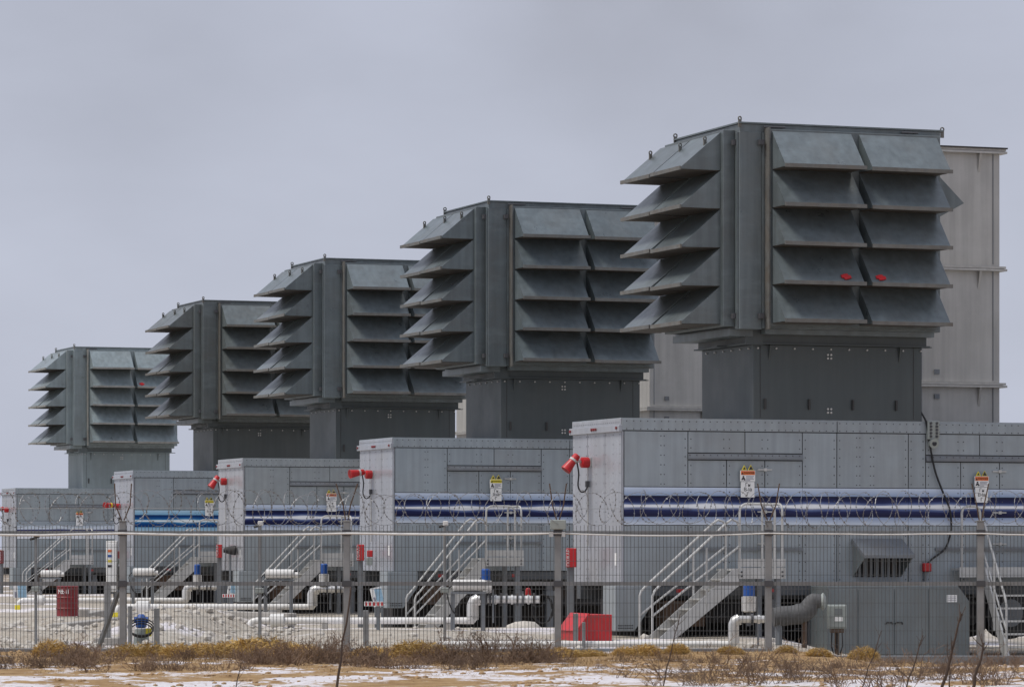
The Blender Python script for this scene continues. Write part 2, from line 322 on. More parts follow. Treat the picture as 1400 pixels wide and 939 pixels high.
def ground_material():
    m = bpy.data.materials.new('ground_mix'); m.use_nodes = True
    t = m.node_tree; n = t.nodes; b = n['Principled BSDF']; l = t.links.new
    tc = n.new('ShaderNodeTexCoord'); sp = n.new('ShaderNodeSeparateXYZ'); l(tc.outputs['Object'], sp.inputs[0])
    def nz(sc, det=8, rg=.6, st=(1, 1, 1)):
        mp = n.new('ShaderNodeMapping'); mp.inputs['Scale'].default_value = st; l(tc.outputs['Object'], mp.inputs[0])
        x = n.new('ShaderNodeTexNoise'); x.inputs['Scale'].default_value = sc; x.inputs['Detail'].default_value = det; x.inputs['Roughness'].default_value = rg
        l(mp.outputs[0], x.inputs['Vector']); return x.outputs[0]
    def ramp(src, *els):
        r = n.new('ShaderNodeValToRGB'); e = r.color_ramp.elements
        while len(e) < len(els): e.new(.5)
        for i, (p, c) in enumerate(els): e[i].position = p
        for i, (p, c) in enumerate(els): e[i].color = (*c, 1)
        l(src, r.inputs[0]); return r.outputs[0]
    def mix(f, a, c):
        x = n.new('ShaderNodeMix'); x.data_type = 'RGBA'
        l(f, x.inputs[0]); l(a, x.inputs[6]); l(c, x.inputs[7]); return x.outputs[2]
    def rng(src, a, c, lo=0, hi=1):
        x = n.new('ShaderNodeMapRange'); x.inputs[1].default_value = a; x.inputs[2].default_value = c; x.inputs[3].default_value = lo; x.inputs[4].default_value = hi
        l(src, x.inputs[0]); return x.outputs[0]
    def math_(op, a, c):
        x = n.new('ShaderNodeMath'); x.operation = op; l(a, x.inputs[0])
        if isinstance(c, (int, float)): x.inputs[1].default_value = c
        else: l(c, x.inputs[1])
        return x.outputs[0]
    sand = ramp(nz(1.7, 12, .72), (.28, (.16, .095, .045)), (.45, (.33, .205, .095)), (.6, (.44, .30, .15)), (.78, (.54, .42, .27)))
    gravel = ramp(nz(2.2, 12, .75), (.25, (.22, .18, .135)), (.45, (.42, .37, .305)), (.6, (.53, .49, .42)), (.78, (.66, .62, .56)))
    snow = ramp(nz(6), (.3, (.66, .62, .63)), (.7, (.84, .81, .82)))
    edge = math_('ADD', sp.outputs['Y'], rng(nz(.8), 0, 1, -1.2, 1.2))
    inside = rng(edge, 61.6, 62.6)
    base = mix(inside, sand, gravel)
    sn = nz(.75, 12, .74, (.7, .55, 1))
    thr = math_('SUBTRACT', sn, rng(sp.outputs['Y'], 49, 58, -.015, .065))
    thr = math_('ADD', thr, rng(nz(5, 6, .7, (.8, .5, 1)), 0, 1, -.10, .10))
    smask = rng(thr, .503, .537)
    lim = rng(sp.outputs['Y'], 62, 63, 1, .0)
    smask = math_('MULTIPLY', smask, lim)
    drift = math_('MULTIPLY', rng(nz(.4, 8, .6, (.55, .3, 1)), .545, .59), rng(sp.outputs['Y'], 63, 64))
    smask = math_('MAXIMUM', smask, drift)
    far = rng(sp.outputs['Y'], 110, 260)
    soil = ramp(nz(.05), (.3, (.16, .12, .085)), (.7, (.26, .21, .16)))
    base = mix(far, base, soil)
    l(mix(smask, base, snow), b.inputs['Base Color'])
    b.inputs['Roughness'].default_value = .92; b.inputs['Specular IOR Level'].default_value = .2
    bp = n.new('ShaderNodeBump'); bp.inputs['Strength'].default_value = .9; bp.inputs['Distance'].default_value = .09
    l(nz(4.5, 12, .75), bp.inputs['Height']); l(bp.outputs[0], b.inputs['Normal'])
    return m
xs = axis(-16, 14, .14, 6000); ys = axis(43, 86, .14, 9000)
vs = [(x, y, gz(x, y)) for y in ys for x in xs]; nx = len(xs)
fs = [(j * nx + i, j * nx + i + 1, (j + 1) * nx + i + 1, (j + 1) * nx + i) for j in range(len(ys) - 1) for i in range(nx - 1)]
gme = bpy.data.meshes.new('ground'); gme.from_pydata(vs, [], fs); gme.materials.append(ground_material())
gme.polygons.foreach_set('use_smooth', [True] * len(gme.polygons))
ground = bpy.data.objects.new('ground', gme); C.objects.link(ground); ground['kind'] = 'structure'
ground['label'] = 'sandy ground with old snow in front of the fence and pale gravel behind'

# ------------------------------------------------------------------ generator trailer
TRL = 15.0
def make_trailer():
    t = thing('generator_trailer', '', 'trailer')
    MB().box(0.012, TRL, 0.012, 2.588, 1.0, 4.19).build('enclosure_core', SEAM, t)
    MB().box(-0.01, TRL, -0.01, 2.61, 4.19, 4.215).build('roof', PAINT, t)
    g = .009
    def panel(u0, u1, z0, z1, m=PAINT, name='side_panel', proud=.006, back=.012):
        return MB().box(u0 + g, u1 - g, -proud, back, z0 + g, z1 - g).build(name, m, t, bevel=.003)
    seams = [0.0, 1.38, 2.19, 3.0, 3.8, 4.54, 6.09, 6.47, 7.24, 8.1, 8.9, 10.4, 12.5, TRL]
    for a, b in ((0.0, 4.54), (4.54, 8.9), (8.9, TRL)): panel(a, b, 3.97, 4.20, name='roof_fascia', proud=.02)
    panel(0, .05, 1.0, 3.97, ENDP, 'corner_trim', .010)
    for a, b in ((.05, 1.38), (3.8, 4.54), (4.54, 6.09), (6.09, 6.47), (8.9, 10.4), (10.4, 12.5), (12.5, TRL)): panel(a, b, 2.89, 3.97)
    for a, b in ((1.38, 2.58), (2.58, 3.8), (6.47, 7.66), (7.66, 8.9)): panel(a, b, 3.55, 3.97)
    for a, b in ((1.38, 2.19), (3.0, 3.8), (6.47, 7.24), (8.1, 8.9)): panel(a, b, 2.89, 3.42)
    for a, b in zip(seams, seams[1:]):
        if a == 0: a = .05
        o = MB().box(a + .003, b - .003, -.008, .012, 2.165, 2.885).build('livery_band', LIV, t)
        panel(a, b, 1.0, 2.16)
    for a, b in ((2.19, 3.0), (7.24, 8.1)):
        d = panel(a, b, 2.89, 3.42, name='door')
        for z in (3.24, 2.42, 1.80):
            hd = MB().box(b - .16, b + .14, -.035, -.006, z - .012, z + .012).box(b - .03, b + .03, -.045, -.006, z - .03, z + .03)
            hd.build('door_handle', ALU, d)
    for a, b in ((1.38, 3.8), (6.47, 8.9)):
        MB().prism([(-.006, 3.43), (-.05, 3.43), (-.05, 3.47), (-.03, 3.54), (-.006, 3.54)], 'x', a, b).build('drip_rail', LEGP, t)
        MB().box(a + .2, b, -.05, -.006, 1.66, 1.72).build('drip_rail', LEGP, t)
    # end wall facing the far left
    for a, b in ((0, .85), (.85, 1.79), (1.79, 2.6)):
        MB().box(-.006, .012, a + g, b - g, 1.0 + g, 3.96).build('end_panel', ENDP, t, bevel=.003)
    MB().box(-.018, .012, 0, 2.6, 4.08, 4.20).build('end_fascia', ENDP, t, bevel=.004)
    tr = MB().box(-.06, .012, -.02, 2.66, 3.95, 4.08).build('end_trim', ENDP, t, bevel=.006)
    for v in (.10, 1.19, 1.30, 1.41, 2.58):
        MB().cyl((-.06, v, 4.02), (-.085, v, 4.02), .028, 10).build('marker_lamp', DRED, tr)
    MB().box(-.014, -.0065, .22, .32, 1.38, 1.62).build('label_plate', SIGNW, t)
    # rivets in rows beside the joints
    rb = MB()
    def riv(u, v, z, ax):
        r = .0105
        if ax == 'v': rb.add([(u - r, v, z - r), (u + r, v, z - r), (u + r, v, z + r), (u - r, v, z + r), (u, v - .006, z)], [(0, 1, 4), (1, 2, 4), (2, 3, 4), (3, 0, 4)])
        else: rb.add([(v, u - r, z - r), (v, u + r, z - r), (v, u + r, z + r), (v, u - r, z + r), (v - .006, u, z)], [(0, 1, 4), (1, 2, 4), (2, 3, 4), (3, 0, 4)])
    for s in seams[1:-1]:
        z = 1.1
        while z < 3.95:
            for du in (-.06, .06): riv(s + du, -.009, z, 'v')
            z += .17
    for c in (.85, 5.3, 5.0, 9.6, 11.5, 13.5):
        z = 2.95
        while z < 3.95:
            for du in (-.035, .035): riv(c + du, -.007, z, 'v')
            z += .185
    u = .1
    while u < TRL - .1:
        for z in (4.155, 4.005): riv(u, -.0215, z, 'v')
        for z in (3.51,):
            if 1.4 < u < 3.75 or 6.5 < u < 8.85: riv(u, -.045, z, 'v')
        u += .145
    for vv in (.06, .42, .80, .90, 1.32, 1.74, 1.84, 2.2, 2.54):
        z = 1.12
        while z < 3.9: riv(vv, -.0075, z, 'e'); z += .185
    k = .08
    while k < 2.55: riv(k, -.0195, 4.13, 'e'); k += .1
    o = rb.build('rivet', RIV, t); o['kind'] = 'stuff'
    # running gear and what hangs beneath
    for v in (.35, 2.05): MB().box(-.05, TRL, v, v + .2, .72, .985).build('chassis_beam', CHAS, t)
    MB().box(.5, TRL, .02, .12, .80, .985).build('side_rail', CHAS, t)
    for u in (.6, 2.2, 3.9, 5.8, 7.6, 9.5, 12): MB().box(u, u + .12, .14, 2.5, .76, .96).build('cross_member', CHAS, t)
    for u in (1.15, 3.05, 4.9, 6.7):
        MB().box(u, u + .16, .015, .05, .86, .93).build('reflector', RED, t)
    for u, v in ((3.2, .18), (4.0, .14), (3.2, 2.2), (4.0, 2.2)):
        l = MB().box(u, u + .17, v, v + .17, -.6, .72).build('support_leg', LEGP, t, bevel=.01)
        MB().box(u - .03, u + .20, v - .03, v + .20, .40, .52).build('leg_collar', LEGP, l)
    MB().prism([(-.14, 1.0), (-.14, .12), (.26, .12), (.62, .62), (.62, 1.0)], 'y', -.03, .62).build('front_locker', PAINT, t, bevel=.01)
    vb = MB()
    for k in range(7):
        for z in (.17, .22): vb.box(-.08 + k * .046, -.052 + k * .046, -.036, -.03, z, z + .022)
    vb.build('locker_vent', INK, t)
    MB().box(.7, 3.0, .7, 1.9, .25, .72).build('fuel_skid', DARK, t)
    MB().box(.95, 1.8, .15, .6, .2, .7).build('battery_box', BROWN, t)
    MB().box(4.4, 6.4, .5, 2.2, .15, .72).build('gear_casing', DARK, t)
    MB().box(.5, 8.2, 1.5, 2.4, -.55, .72).build('underside_shade_fill', DARK, t)  # dark filler block standing in for the shadow and clutter under the trailer
    rr = random.Random(3)
    for k in range(16):
        a = Vector((rr.uniform(.8, 5.5), rr.uniform(.05, .5), rr.uniform(.1, .8))); b = a + Vector((rr.uniform(-.5, .5), rr.uniform(-.1, .2), rr.uniform(-.4, .3)))
        MB().tube([a, (a + b) / 2 + Vector((0, 0, -.12)), b], .02, 5).build('hydraulic_hose', BLK, t, True)
    for u in (8.4, 9.6, 10.8):
        for v in (.25, 2.05):
            ty = MB().tube([(u, v - .14, .42), (u, v - .12, .42), (u, v + .12, .42), (u, v + .14, .42)], [.46, .52, .52, .46], 24).build('wheel', BLK, t, True)
            MB().tube([(u, v - .16, .42), (u, v - .10, .42)], [.28, .20], 16).build('rim', LEGP, ty, True)
    return t

# ------------------------------------------------------------------ intake filter house
HU0, HU1, HV0, HV1, HZ0, HZ1 = 2.32, 6.62, -.35, 2.9, 5.96, 9.94
def louvre_mesh(name, length, w, h, m):
    # along local x, hood standing out in -y, top edge at z=0, foot at z=-h; closed top, cheeks and soffit
    b = MB(); th = .02
    b.prism([(0, 0), (-w, -h + .03), (-w, -h), (0, -h)], 'x', 0, length)
    return b.mesh(name, m)
def lip_mesh(length):
    b = MB(); b.box(-.012, length + .03, -.035, 0, -.022, .05); return b.mesh('lip', GALVL)
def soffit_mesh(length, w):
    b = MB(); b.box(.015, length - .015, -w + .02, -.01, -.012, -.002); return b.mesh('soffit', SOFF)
SIDE_L, SIDE_W, LH = 1.68, .62, .735
END_L, END_W = 1.49, .83
jit = random.Random(31)
def make_house():
    t = thing('filter_house', '', 'intake filter house')
    MB().box(HU0, HU1, HV0, HV1, HZ0, HZ1 - .03).build('casing', GALV, t, bevel=.01)
    MB().box(HU0 - .03, HU1 + .06, HV0 - .03, HV1 + .03, HZ1 - .03, HZ1).build('roof_cap', GALV, t)
    # flanges of the corner post
    MB().box(HU0 + .46, HU0 + .50, HV0 - .05, HV0 - .002, HZ0, HZ1 - .2).build('corner_flange', GALV, t)
    MB().box(HU0 - .05, HU0 - .002, HV0 + .02, HV0 + .06, HZ0, HZ1 - .2).build('corner_flange', GALV, t)
    MB().box(HU0 - .012, HU0 + .46, HV0 - .012, HV0 + .2, HZ0 - .02, HZ1 - .18).build('corner_post', GALV, t, bevel=.01)
    # side bank
    MB().box(2.86, 6.52, -.55, HV0 - .002, HZ0 + .04, 9.80).build('bank_frame', GALV, t, bevel=.008)
    MB().box(2.83, 2.86, -.585, -.37, HZ0 - .02, 9.83).build('bank_edge', GALVL, t)
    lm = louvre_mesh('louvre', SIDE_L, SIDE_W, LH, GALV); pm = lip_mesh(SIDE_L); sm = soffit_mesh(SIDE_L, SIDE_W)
    for k in range(5):
        z = 9.76 - k * .742
        for u in (2.91, 4.76):
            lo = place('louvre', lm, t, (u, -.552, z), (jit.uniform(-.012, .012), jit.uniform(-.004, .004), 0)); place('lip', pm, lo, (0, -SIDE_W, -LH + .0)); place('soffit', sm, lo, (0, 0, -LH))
    # end bank
    MB().box(2.07, HU0 - .002, -.12, 2.86, HZ0 + .04, 9.80).build('bank_frame', GALV, t, bevel=.008)
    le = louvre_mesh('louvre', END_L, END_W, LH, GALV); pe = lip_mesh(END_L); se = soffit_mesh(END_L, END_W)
    for k in range(5):
        z = 9.76 - k * .742
        for v in (1.50, 3.08):      # runs along -v after the turn
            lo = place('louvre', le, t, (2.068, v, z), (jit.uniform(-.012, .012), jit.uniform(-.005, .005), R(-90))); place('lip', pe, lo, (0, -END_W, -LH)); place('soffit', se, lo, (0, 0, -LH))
    # back bank, same hoods on the far side
    MB().box(2.86, 6.52, HV1 + .002, HV1 + .2, HZ0 + .04, 9.80).build('bank_frame', GALV, t)
    for k in range(5):
        z = 9.76 - k * .742
        for u in (4.59, 6.44):
            lo = place('louvre', lm, t, (u, HV1 + .202, z), (0, 0, R(180))); place('lip', pm, lo, (0, -SIDE_W, -LH))
    MB().prism([(HU1 + .002, 9.02), (HU1 + .53, 8.52), (HU1 + .002, 8.24)], 'y', -.33, .9).build('vent_hood', GALV, t)
    # lifting lugs
    lug = MB(); lug.box(-.035, .035, -.012, .012, -.12, .03)
    ring = [(0.036 * math.cos(a) , 0, .045 + .036 * math.sin(a)) for a in [2 * math.pi * i / 12 for i in range(13)]]
    lug.tube(ring, .014, 6, False); lgm = lug.mesh('lifting_lug', GALVL)
    for u, v, z, rz in ((HU0, HV0, HZ1 + .02, .3), (HU1 + .04, HV0, HZ1 - .03, 0), (HU0, HV1, HZ1 + .02, 0), (HU1, HV1, HZ1 + .02, 0)):
        place('lifting_lug', lgm, t, (u, v, z), (0, 0, rz))
    for v in (.15, 1.4, 2.95): place('lifting_lug', lgm, t, (1.80, v, 9.60), (0, 0, R(20)))
    for a in ((2.8, 3.25), (5.75, 6.1)):
        MB().cyl((a[0], HV0 - .06, 9.855), (a[1], HV0 - .06, 9.855), .02, 6).build('latch_bar', RIV, t)
    for z in (9.55, 6.2):
        for u, v in ((2.74, HV0 - .07), (2.26, HV0 + .12)):
            MB().box(u - .05, u + .05, v - .05, v + .05, z - .05, z + .05).build('clamp', RIV, t)
    # base frame, transition and neck
    MB().box(HU0 + .55, HU1 - .12, -.32, -.12, HZ0 - .10, HZ0 - .005).build('base_rail', GALV, t)
    MB().box(2.2, 2.695, -.12, 2.75, HZ0 - .14, HZ0 - .005).build('base_beam', GALV, t)
    MB().box(2.70, 6.46, -.06, 2.62, 5.70, HZ0 - .001).build('transition', NECK, t)
    MB().box(2.55, 2.92, -.10, -.07, 5.66, HZ0 - .02).build('base_bracket', NECK, t)
    MB().box(2.62, 6.52, -.10, 2.66, 5.672, 5.70).build('neck_flange', NECK, t)
    MB().box(2.42, 2.62, 1.0, 1.3, 5.676, 5.694).build('flange_tab', NECK, t); MB().box(6.52, 6.66, .1, .3, 5.676, 5.694).build('flange_tab', NECK, t)
    nk = MB().box(2.76, 6.39, 0, 2.57, 4.19, 5.672).build('neck', NECK, t, bevel=.01)
    for u in (2.9, 6.2): MB().box(u, u + .008, -.006, 0, 4.25, 5.66).build('neck_seam', SEAM, nk)
    for u in (3.08, 5.88): MB().prism([(0.0, 5.66), (-.09, 5.66), (0.0, 5.36)], 'x', u, u + .02).build('gusset', NECK, nk)
    for u in (2.98, 3.92, 4.86, 5.80): MB().box(u, u + .035, -.05, -.001, 4.42, 4.62).build('lashing_lug', SEAM, nk)
    for z in (5.46, 4.40):
        for du in (-.035, .035):
            for dz in (-.035, .035): MB().cyl((4.38 + du, 0, z + dz), (4.38 + du, -.02, z + dz), .022, 6).build('bolt', ALU, nk)
    bb = MB()
    for k in range(10): bb.cyl((2.85 + k * .39, 0, 5.60), (2.85 + k * .39, -.03, 5.60), .018, 6)
    for k in range(6): bb.cyl((2.76, .2 + k * .42, 5.60), (2.73, .2 + k * .42, 5.60), .018, 6)
    bb.build('flange_bolts', ALU, nk)['kind'] = 'stuff'
    return t

# ------------------------------------------------------------------ exhaust stack
def make_stack():
    t = thing('exhaust_stack', '', 'exhaust stack')
    U0, U1, V0, V1 = 8.47, 10.44, 4.5, 5.9
    zs = [0, 2.7, 5.22, 7.69, 10.18]
    for a, b in zip(zs, zs[1:]):
        sct = MB().box(U0, U1, V0, V1, a, b - .012).build('stack_section', STACK, t, bevel=.01)
        MB().box(U1 - .17, U1 - .15, V0 - .012, V0, a + .05, b - .05).build('corner_seam', LEGP, sct)
        MB().box(U0 + .12, U0 + .135, V0 - .012, V0, a + .05, b - .05).build('corner_seam', LEGP, sct)
        MB().prism([(V0, b - .10), (V0 - .10, b - .10), (V0, b - .5)], 'x', U1 - .52, U1 - .47).build('gusset', STACK, sct)
        MB().prism([(U1, b - .10), (U1 + .1, b - .10), (U1, b - .5)], 'y', V0 + .3, V0 + .35).build('gusset', STACK, sct)
        for z in (a + .22, b - .30):
            if z > 1: MB().box(U0 + .42, U0 + .54, V0 - .03, V0, z - .05, z + .05).build('bolt_plate', LEGP, sct)
        MB().box(U0 - .12, U1 + .12, V0 - .12, V1 + .12, b - .10, b - .055).build('flange', STACK, t)
        MB().box(U0 - .10, U1 + .10, V0 - .10, V1 + .10, b - .045, b).build('flange', STACK, t)
    MB().box(U0 - .13, U1 + .13, V0 - .13, V1 + .13, zs[-1], zs[-1] + .03).build('flange', DARK, t)
    return t

# ------------------------------------------------------------------ access stairs
def arc(c, r, a0, a1, ax, n=5):
    return [(c[0] + (r * math.cos(a) if ax == 'x' else 0), c[1] + (r * math.cos(a) if ax == 'y' else 0), c[2] + r * math.sin(a)) for a in [a0 + (a1 - a0) * i / n for i in range(n + 1)]]
def make_stairs(ZB=0.0):
    t = thing('access_stairs', '', 'stairs')
    V0, V1 = -1.15, -.56
    ZP = 1.32
    # platform
    MB().box(1.95, 2.9, V0, -.06, ZP - .04, ZP).build('platform', ALU, t)
    MB().box(1.93, 2.92, V0 - .02, V0, ZP - .19, ZP + .02).build('platform_fascia', ALU, t)
    MB().box(1.93, 2.92, V0 - .012, V0, ZP + .04, ZP + .19).build('toe_board', ALU, t)
    for u in (2.0, 2.85):
        for z in (ZP - .14, ZP - .06): MB().cyl((u, V0 - .02, z), (u, V0 - .04, z), .018, 6).build('bolt', RIV, t)
    for u, v in ((2.78, V0 + .05), (2.78, -.2)): MB().box(u - .05, u + .05, v - .05, v + .05, ZB - .15, ZP - .04).build('platform_leg', LEGP, t)
    rail = .024
    # front guard: inverted U
    MB().tube([(1.97, V0, ZP - .1), (1.97, V0, ZP + 1.05)] + arc((2.12, V0, ZP + 1.09), .15, math.pi, math.pi / 2, 'x') + arc((2.55, V0, ZP + 1.09), .15, math.pi / 2, 0, 'x') + [(2.70, V0, ZP - .1)], rail, 8).build('guard_rail', ALU, t, True)
    MB().tube([(2.88, V0 + .05, ZP - .1), (2.88, V0 + .05, ZP + 1.05)] + arc((2.88, V0 + .2, ZP + 1.09), .15, math.pi, math.pi / 2, 'y') + arc((2.88, -.3, ZP + 1.09), .15, math.pi / 2, 0, 'y') + [(2.88, -.15, ZP - .1)], rail, 8).build('guard_rail', ALU, t, True)
    # flight
    u0, u1 = .40, 1.95
    for v in (V0, V1):
        MB().prism([(u0 - .10, ZB), (u0 + .22, ZB - .02), (u1, ZP - .32), (u1, ZP), (u1 - .10, ZP)], 'y', v - .02, v + .02).build('stringer', ALU, t)
    n = 6 if ZB > -.1 else 7
    for k in range(1, n + 1):
        z = ZB + (ZP - ZB) * k / (n + 1); u = u0 + (u1 - u0) * k / (n + 1)
        MB().box(u - .11, u + .13, V0 + .021, V1 - .021, z - .03, z).build('tread', ALU, t)
    sl = (ZP - ZB) / (u1 - u0)
    for v in (V0 - .03, V1 + .03):
        b0 = u0 - .14
        pts = [(b0 - .1, v, ZB - .1), (b0 - .1, v, ZB + .80), (b0 - .06, v, ZB + .90), (b0 + .04, v, ZB + 1.0)] + [(u1 - .28, v, ZP + .86), (u1 - .16, v, ZP + .94), (u1 - .05, v, ZP + .9), (u1, v, ZP + .78), (u1, v, ZP - .1)]
        hr = MB().tube(pts, rail, 8).build('handrail', ALU, t, True)
        MB().tube([(b0 - .1, v, ZB + .43), (u1, v, ZP + .43)], rail * .9, 8).build('mid_rail', ALU, hr, True)
        um = (u0 + u1) / 2 + .1
        MB().tube([(um, v, ZB + (um - u0) * sl - .1), (um, v, ZB + (um - u0) * sl + .98)], rail * .9, 8).build('baluster', ALU, hr, True)
    return t

# ------------------------------------------------------------------ warning sign on a trailer side
def tri(b, cx, z, s, y0, y1): b.prism([(cx - s, z), (cx + s, z), (cx, z + s * 1.75)], 'y', y0, y1)
def make_sign(label, head, loc, i):
    t = thing('warning_sign', label, 'sign', loc, YAW, 'warning signs on the trailer sides')
    MB().box(-.14, .14, -.02, 0, -.30, -.0).build('zone_plate', SIGNW, t)
    MB().box(-.155, .155, -.022, 0, .01, .22).build('warning_plate', SIGNW, t)
    MB().box(-.145, .145, -.027, -.022, .135, .212).build('header', head, t)
    b = MB(); tri(b, -.075, .225, .055, -.02, -.008); b.build('triangle', YEL, t)
    b = MB(); tri(b, .065, .225, .06, -.02, -.008); b.build('triangle', YEL, t)
    b = MB(); tri(b, -.075, .24, .028, -.026, -.0205); tri(b, .065, .235, .045, -.026, -.0205); b.build('pictogram', INK, t)
    b = MB(); tri(b, -.115, .145, .024, -.031, -.0275); b.build('alert_mark', INK, t)
    text_mesh('DANGER' if head is ORNG else 'WARNING', .055, INK, t, 'header_text', (.025, -.029, .172), (R(90), 0, 0))
    b = MB()
    for k, (x, z, wd, hh) in enumerate(((-.095, .10, .03, .03), (-.095, .065, .055, .03), (-.12, .045, .03, .02), (-.07, .04, .035, .022))): b.box(x - wd / 2, x + wd / 2, -.026 - .001 * k, -.022, z - hh / 2, z + hh / 2)
    b.build('pictogram', INK, t)
    b = MB()
    for z, wd in ((.105, .17), (.08, .15), (.055, .17), (.03, .09)): b.box(-.04, -.04 + wd, -.0255, -.022, z - .006, z + .006)
    b.build('small_print', INKG, t)
    for tx, z in (('Гн', -.06), ('В-Iа', -.15), ('Г', -.245)):
        text_mesh(tx, .098, INK, t, 'zone_text', (0, -.022, z), (R(90), 0, 0))
    return t

# ------------------------------------------------------------------ red horn lamp on the end wall
def make_horn(i, v, z, pitch, yaw, label):
    t = thing('alarm_horn', label, 'horn', W(i, -.01, v - .46, z), YAW, 'red alarm horns on the trailer ends'); t.scale = (.86, .86, .86)
    MB().box(-.03, 0, -.10, .10, -.11, .11).build('back_plate', ALU, t)
    MB().tube([(-.03, 0, 0), (-.05, 0, 0), (-.20, 0, 0), (-.22, 0, 0)], [.11, .125, .125, .10], 14).build('housing', RED, t, True)
    MB().cyl((-.22, 0, .02), (-.36, 0, .04), .03, 8).build('bracket_arm', ALU, t)
    d = Vector((-math.cos(pitch) * math.cos(yaw), -math.cos(pitch) * math.sin(yaw), -math.sin(pitch)))
    c = Vector((-.40, 0, .05))
    h = MB().tube([c - d * .15, c - d * .13, c + d * .05, c + d * .30, c + d * .30, c + d * .2], [.07, .085, .09, .125, .11, .03], 16).build('horn', RED, t, True)
    MB().tube([c - d * .02, c + d * .03], .10, 14).build('yoke', YEL if i == 3 else ALU, h)
    cb = [(-.32, .0, .02), (-.28, -.02, -.25), (-.30, -.03, -.52), (-.24, -.03, -.66), (-.14, -.02, -.66), (-.06, 0, -.56), (-.05, 0, -.50)]
    MB().tube(smooth_path(cb, 4), .018, 6).build('cable', BLK, t, True)
    MB().box(-.10, -.02, -.04, .04, -.56, -.42).build('cable_gland', RIV, t)
    MB().tube([(-.05, 0, -.12), (-.05, 0, -.42)], .012, 6).tube([(-.05, 0, -.56), (-.05, 0, -1.9)], .02, 6).build('conduit', ALU, t, True)
    return t
def smooth_path(pts, n=4):
    P = [Vector(p) for p in pts]; o = []
    for i in range(len(P) - 1):
        p0, p1, p2, p3 = P[max(i - 1, 0)], P[i], P[i + 1], P[min(i + 2, len(P) - 1)]
        for k in range(n):
            s = k / n
            o.append(.5 * ((2 * p1) + (p2 - p0) * s + (2 * p0 - 5 * p1 + 4 * p2 - p3) * s * s + (3 * p1 - p0 - 3 * p2 + p3) * s ** 3))
    o.append(P[-1]); return o

# ------------------------------------------------------------------ place the five units
trailer = make_trailer(); house = make_house(); stack = make_stack()
index_kids()
stripe_txt = ['navy livery stripe, nearest of the row at the right', 'navy livery stripe, second from the right', 'navy livery stripe, in the middle of the row',
              'bright blue livery stripe, fourth from the right', 'single thin navy stripe, farthest at the left']
house_txt = ['largest dark grey louvred filter house, above the trailer at the right', 'dark louvred filter house second from the right, partly behind the largest one',
             'dark louvred filter house in the middle of the row', 'dark louvred filter house fourth from the right', 'small paler blue-grey louvred filter house, farthest left']
stair_txt = ['pale metal stairs beside the grey cabinet under the trailer at the right', 'pale metal stairs with landing behind the white gas vessel, second trailer from right',
             'pale metal stairs up to the trailer in the middle of the row', 'pale metal stairs at the trailer with the bright blue stripe', 'pale metal stairs behind the dark red drum, farthest trailer']
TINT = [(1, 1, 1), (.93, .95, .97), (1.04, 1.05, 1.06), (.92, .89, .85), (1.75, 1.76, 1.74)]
def own_material(o, m):
    o.data = o.data.copy(); o.data.materials[0] = m
HOUSES = []; TRAILERS = []
for i in range(5):
    x, y, dz = UNITS[i]
    for proto, txts, group in ((trailer, ['grey generator trailer with ' + s for s in stripe_txt], 'generator trailers in a row'),
                               (house, house_txt, 'air intake filter houses on the trailers'), (None, stair_txt, 'access stairs of the trailers')):
        o = make_stairs((0, -.46, -.24, -.16, -.05)[i]) if proto is None else proto if i == 0 else copy_tree(proto)
        o.location = (x, y, dz); o.rotation_euler = (0, 0, YAW); o['label'] = txts[i]; o['group'] = group
        if proto is house: HOUSES.append(o)
        if proto is trailer: TRAILERS.append(o)
    if i < 3:
        o = stack if i == 0 else copy_tree(stack)
        o.location = (x, y, dz); o.rotation_euler = (0, 0, YAW); o['group'] = 'exhaust stacks behind the filter houses'
        o['label'] = ['tall beige flanged exhaust stack at the right edge behind the largest filter house', 'beige exhaust stack seen between the two nearest filter houses',
                      'beige exhaust stack showing as a sliver left of the second filter house neck'][i]
bpy.context.view_layer.update()
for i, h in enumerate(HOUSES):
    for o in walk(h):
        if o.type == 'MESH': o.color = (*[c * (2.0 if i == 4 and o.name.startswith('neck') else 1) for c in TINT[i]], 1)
for i, tr_ in enumerate(TRAILERS):
    for o in walk(tr_):
        if o.type == 'MESH': o.color = (*((1, 1, 1), (.96, .98, 1.0), (1.0, .99, .97), (.95, .97, .99), (.92, .94, .93))[i], 1)
for i, m in ((3, LIVB), (4, LIVT)):
    for o in walk(TRAILERS[i]):
        if o.name.startswith('livery_band'): own_material(o, m)
# red markers stuck on the louvres of two houses
for i, spots in ((0, ((4.13, 3), (4.87, 3))), (4, ((4.84, 1),))):
    for u, k in spots:
        z = 9.76 - k * .742; b = MB(); s = LH / SIDE_W
        def q(uu, t, off=.006): return (uu, -.552 - t - off, z - t * (LH - .03) / SIDE_W + off)
        for du, t0, t1 in ((0, .50, .55), (.05, .485, .575), (.10, .48, .57), (.15, .505, .555)):
            vs = [q(u + du, t0), q(u + du + .052, t0), q(u + du + .052, t1), q(u + du, t1)]; vs2 = [q(u + du, t0, .02), q(u + du + .052, t0, .02), q(u + du + .052, t1, .02), q(u + du, t1, .02)]
            b.add(vs + vs2, [(0, 1, 2, 3), (7, 6, 5, 4), (0, 4, 5, 1), (1, 5, 6, 2), (2, 6, 7, 3), (3, 7, 4, 0)])
        b.build('red_marker', RED, HOUSES[i])

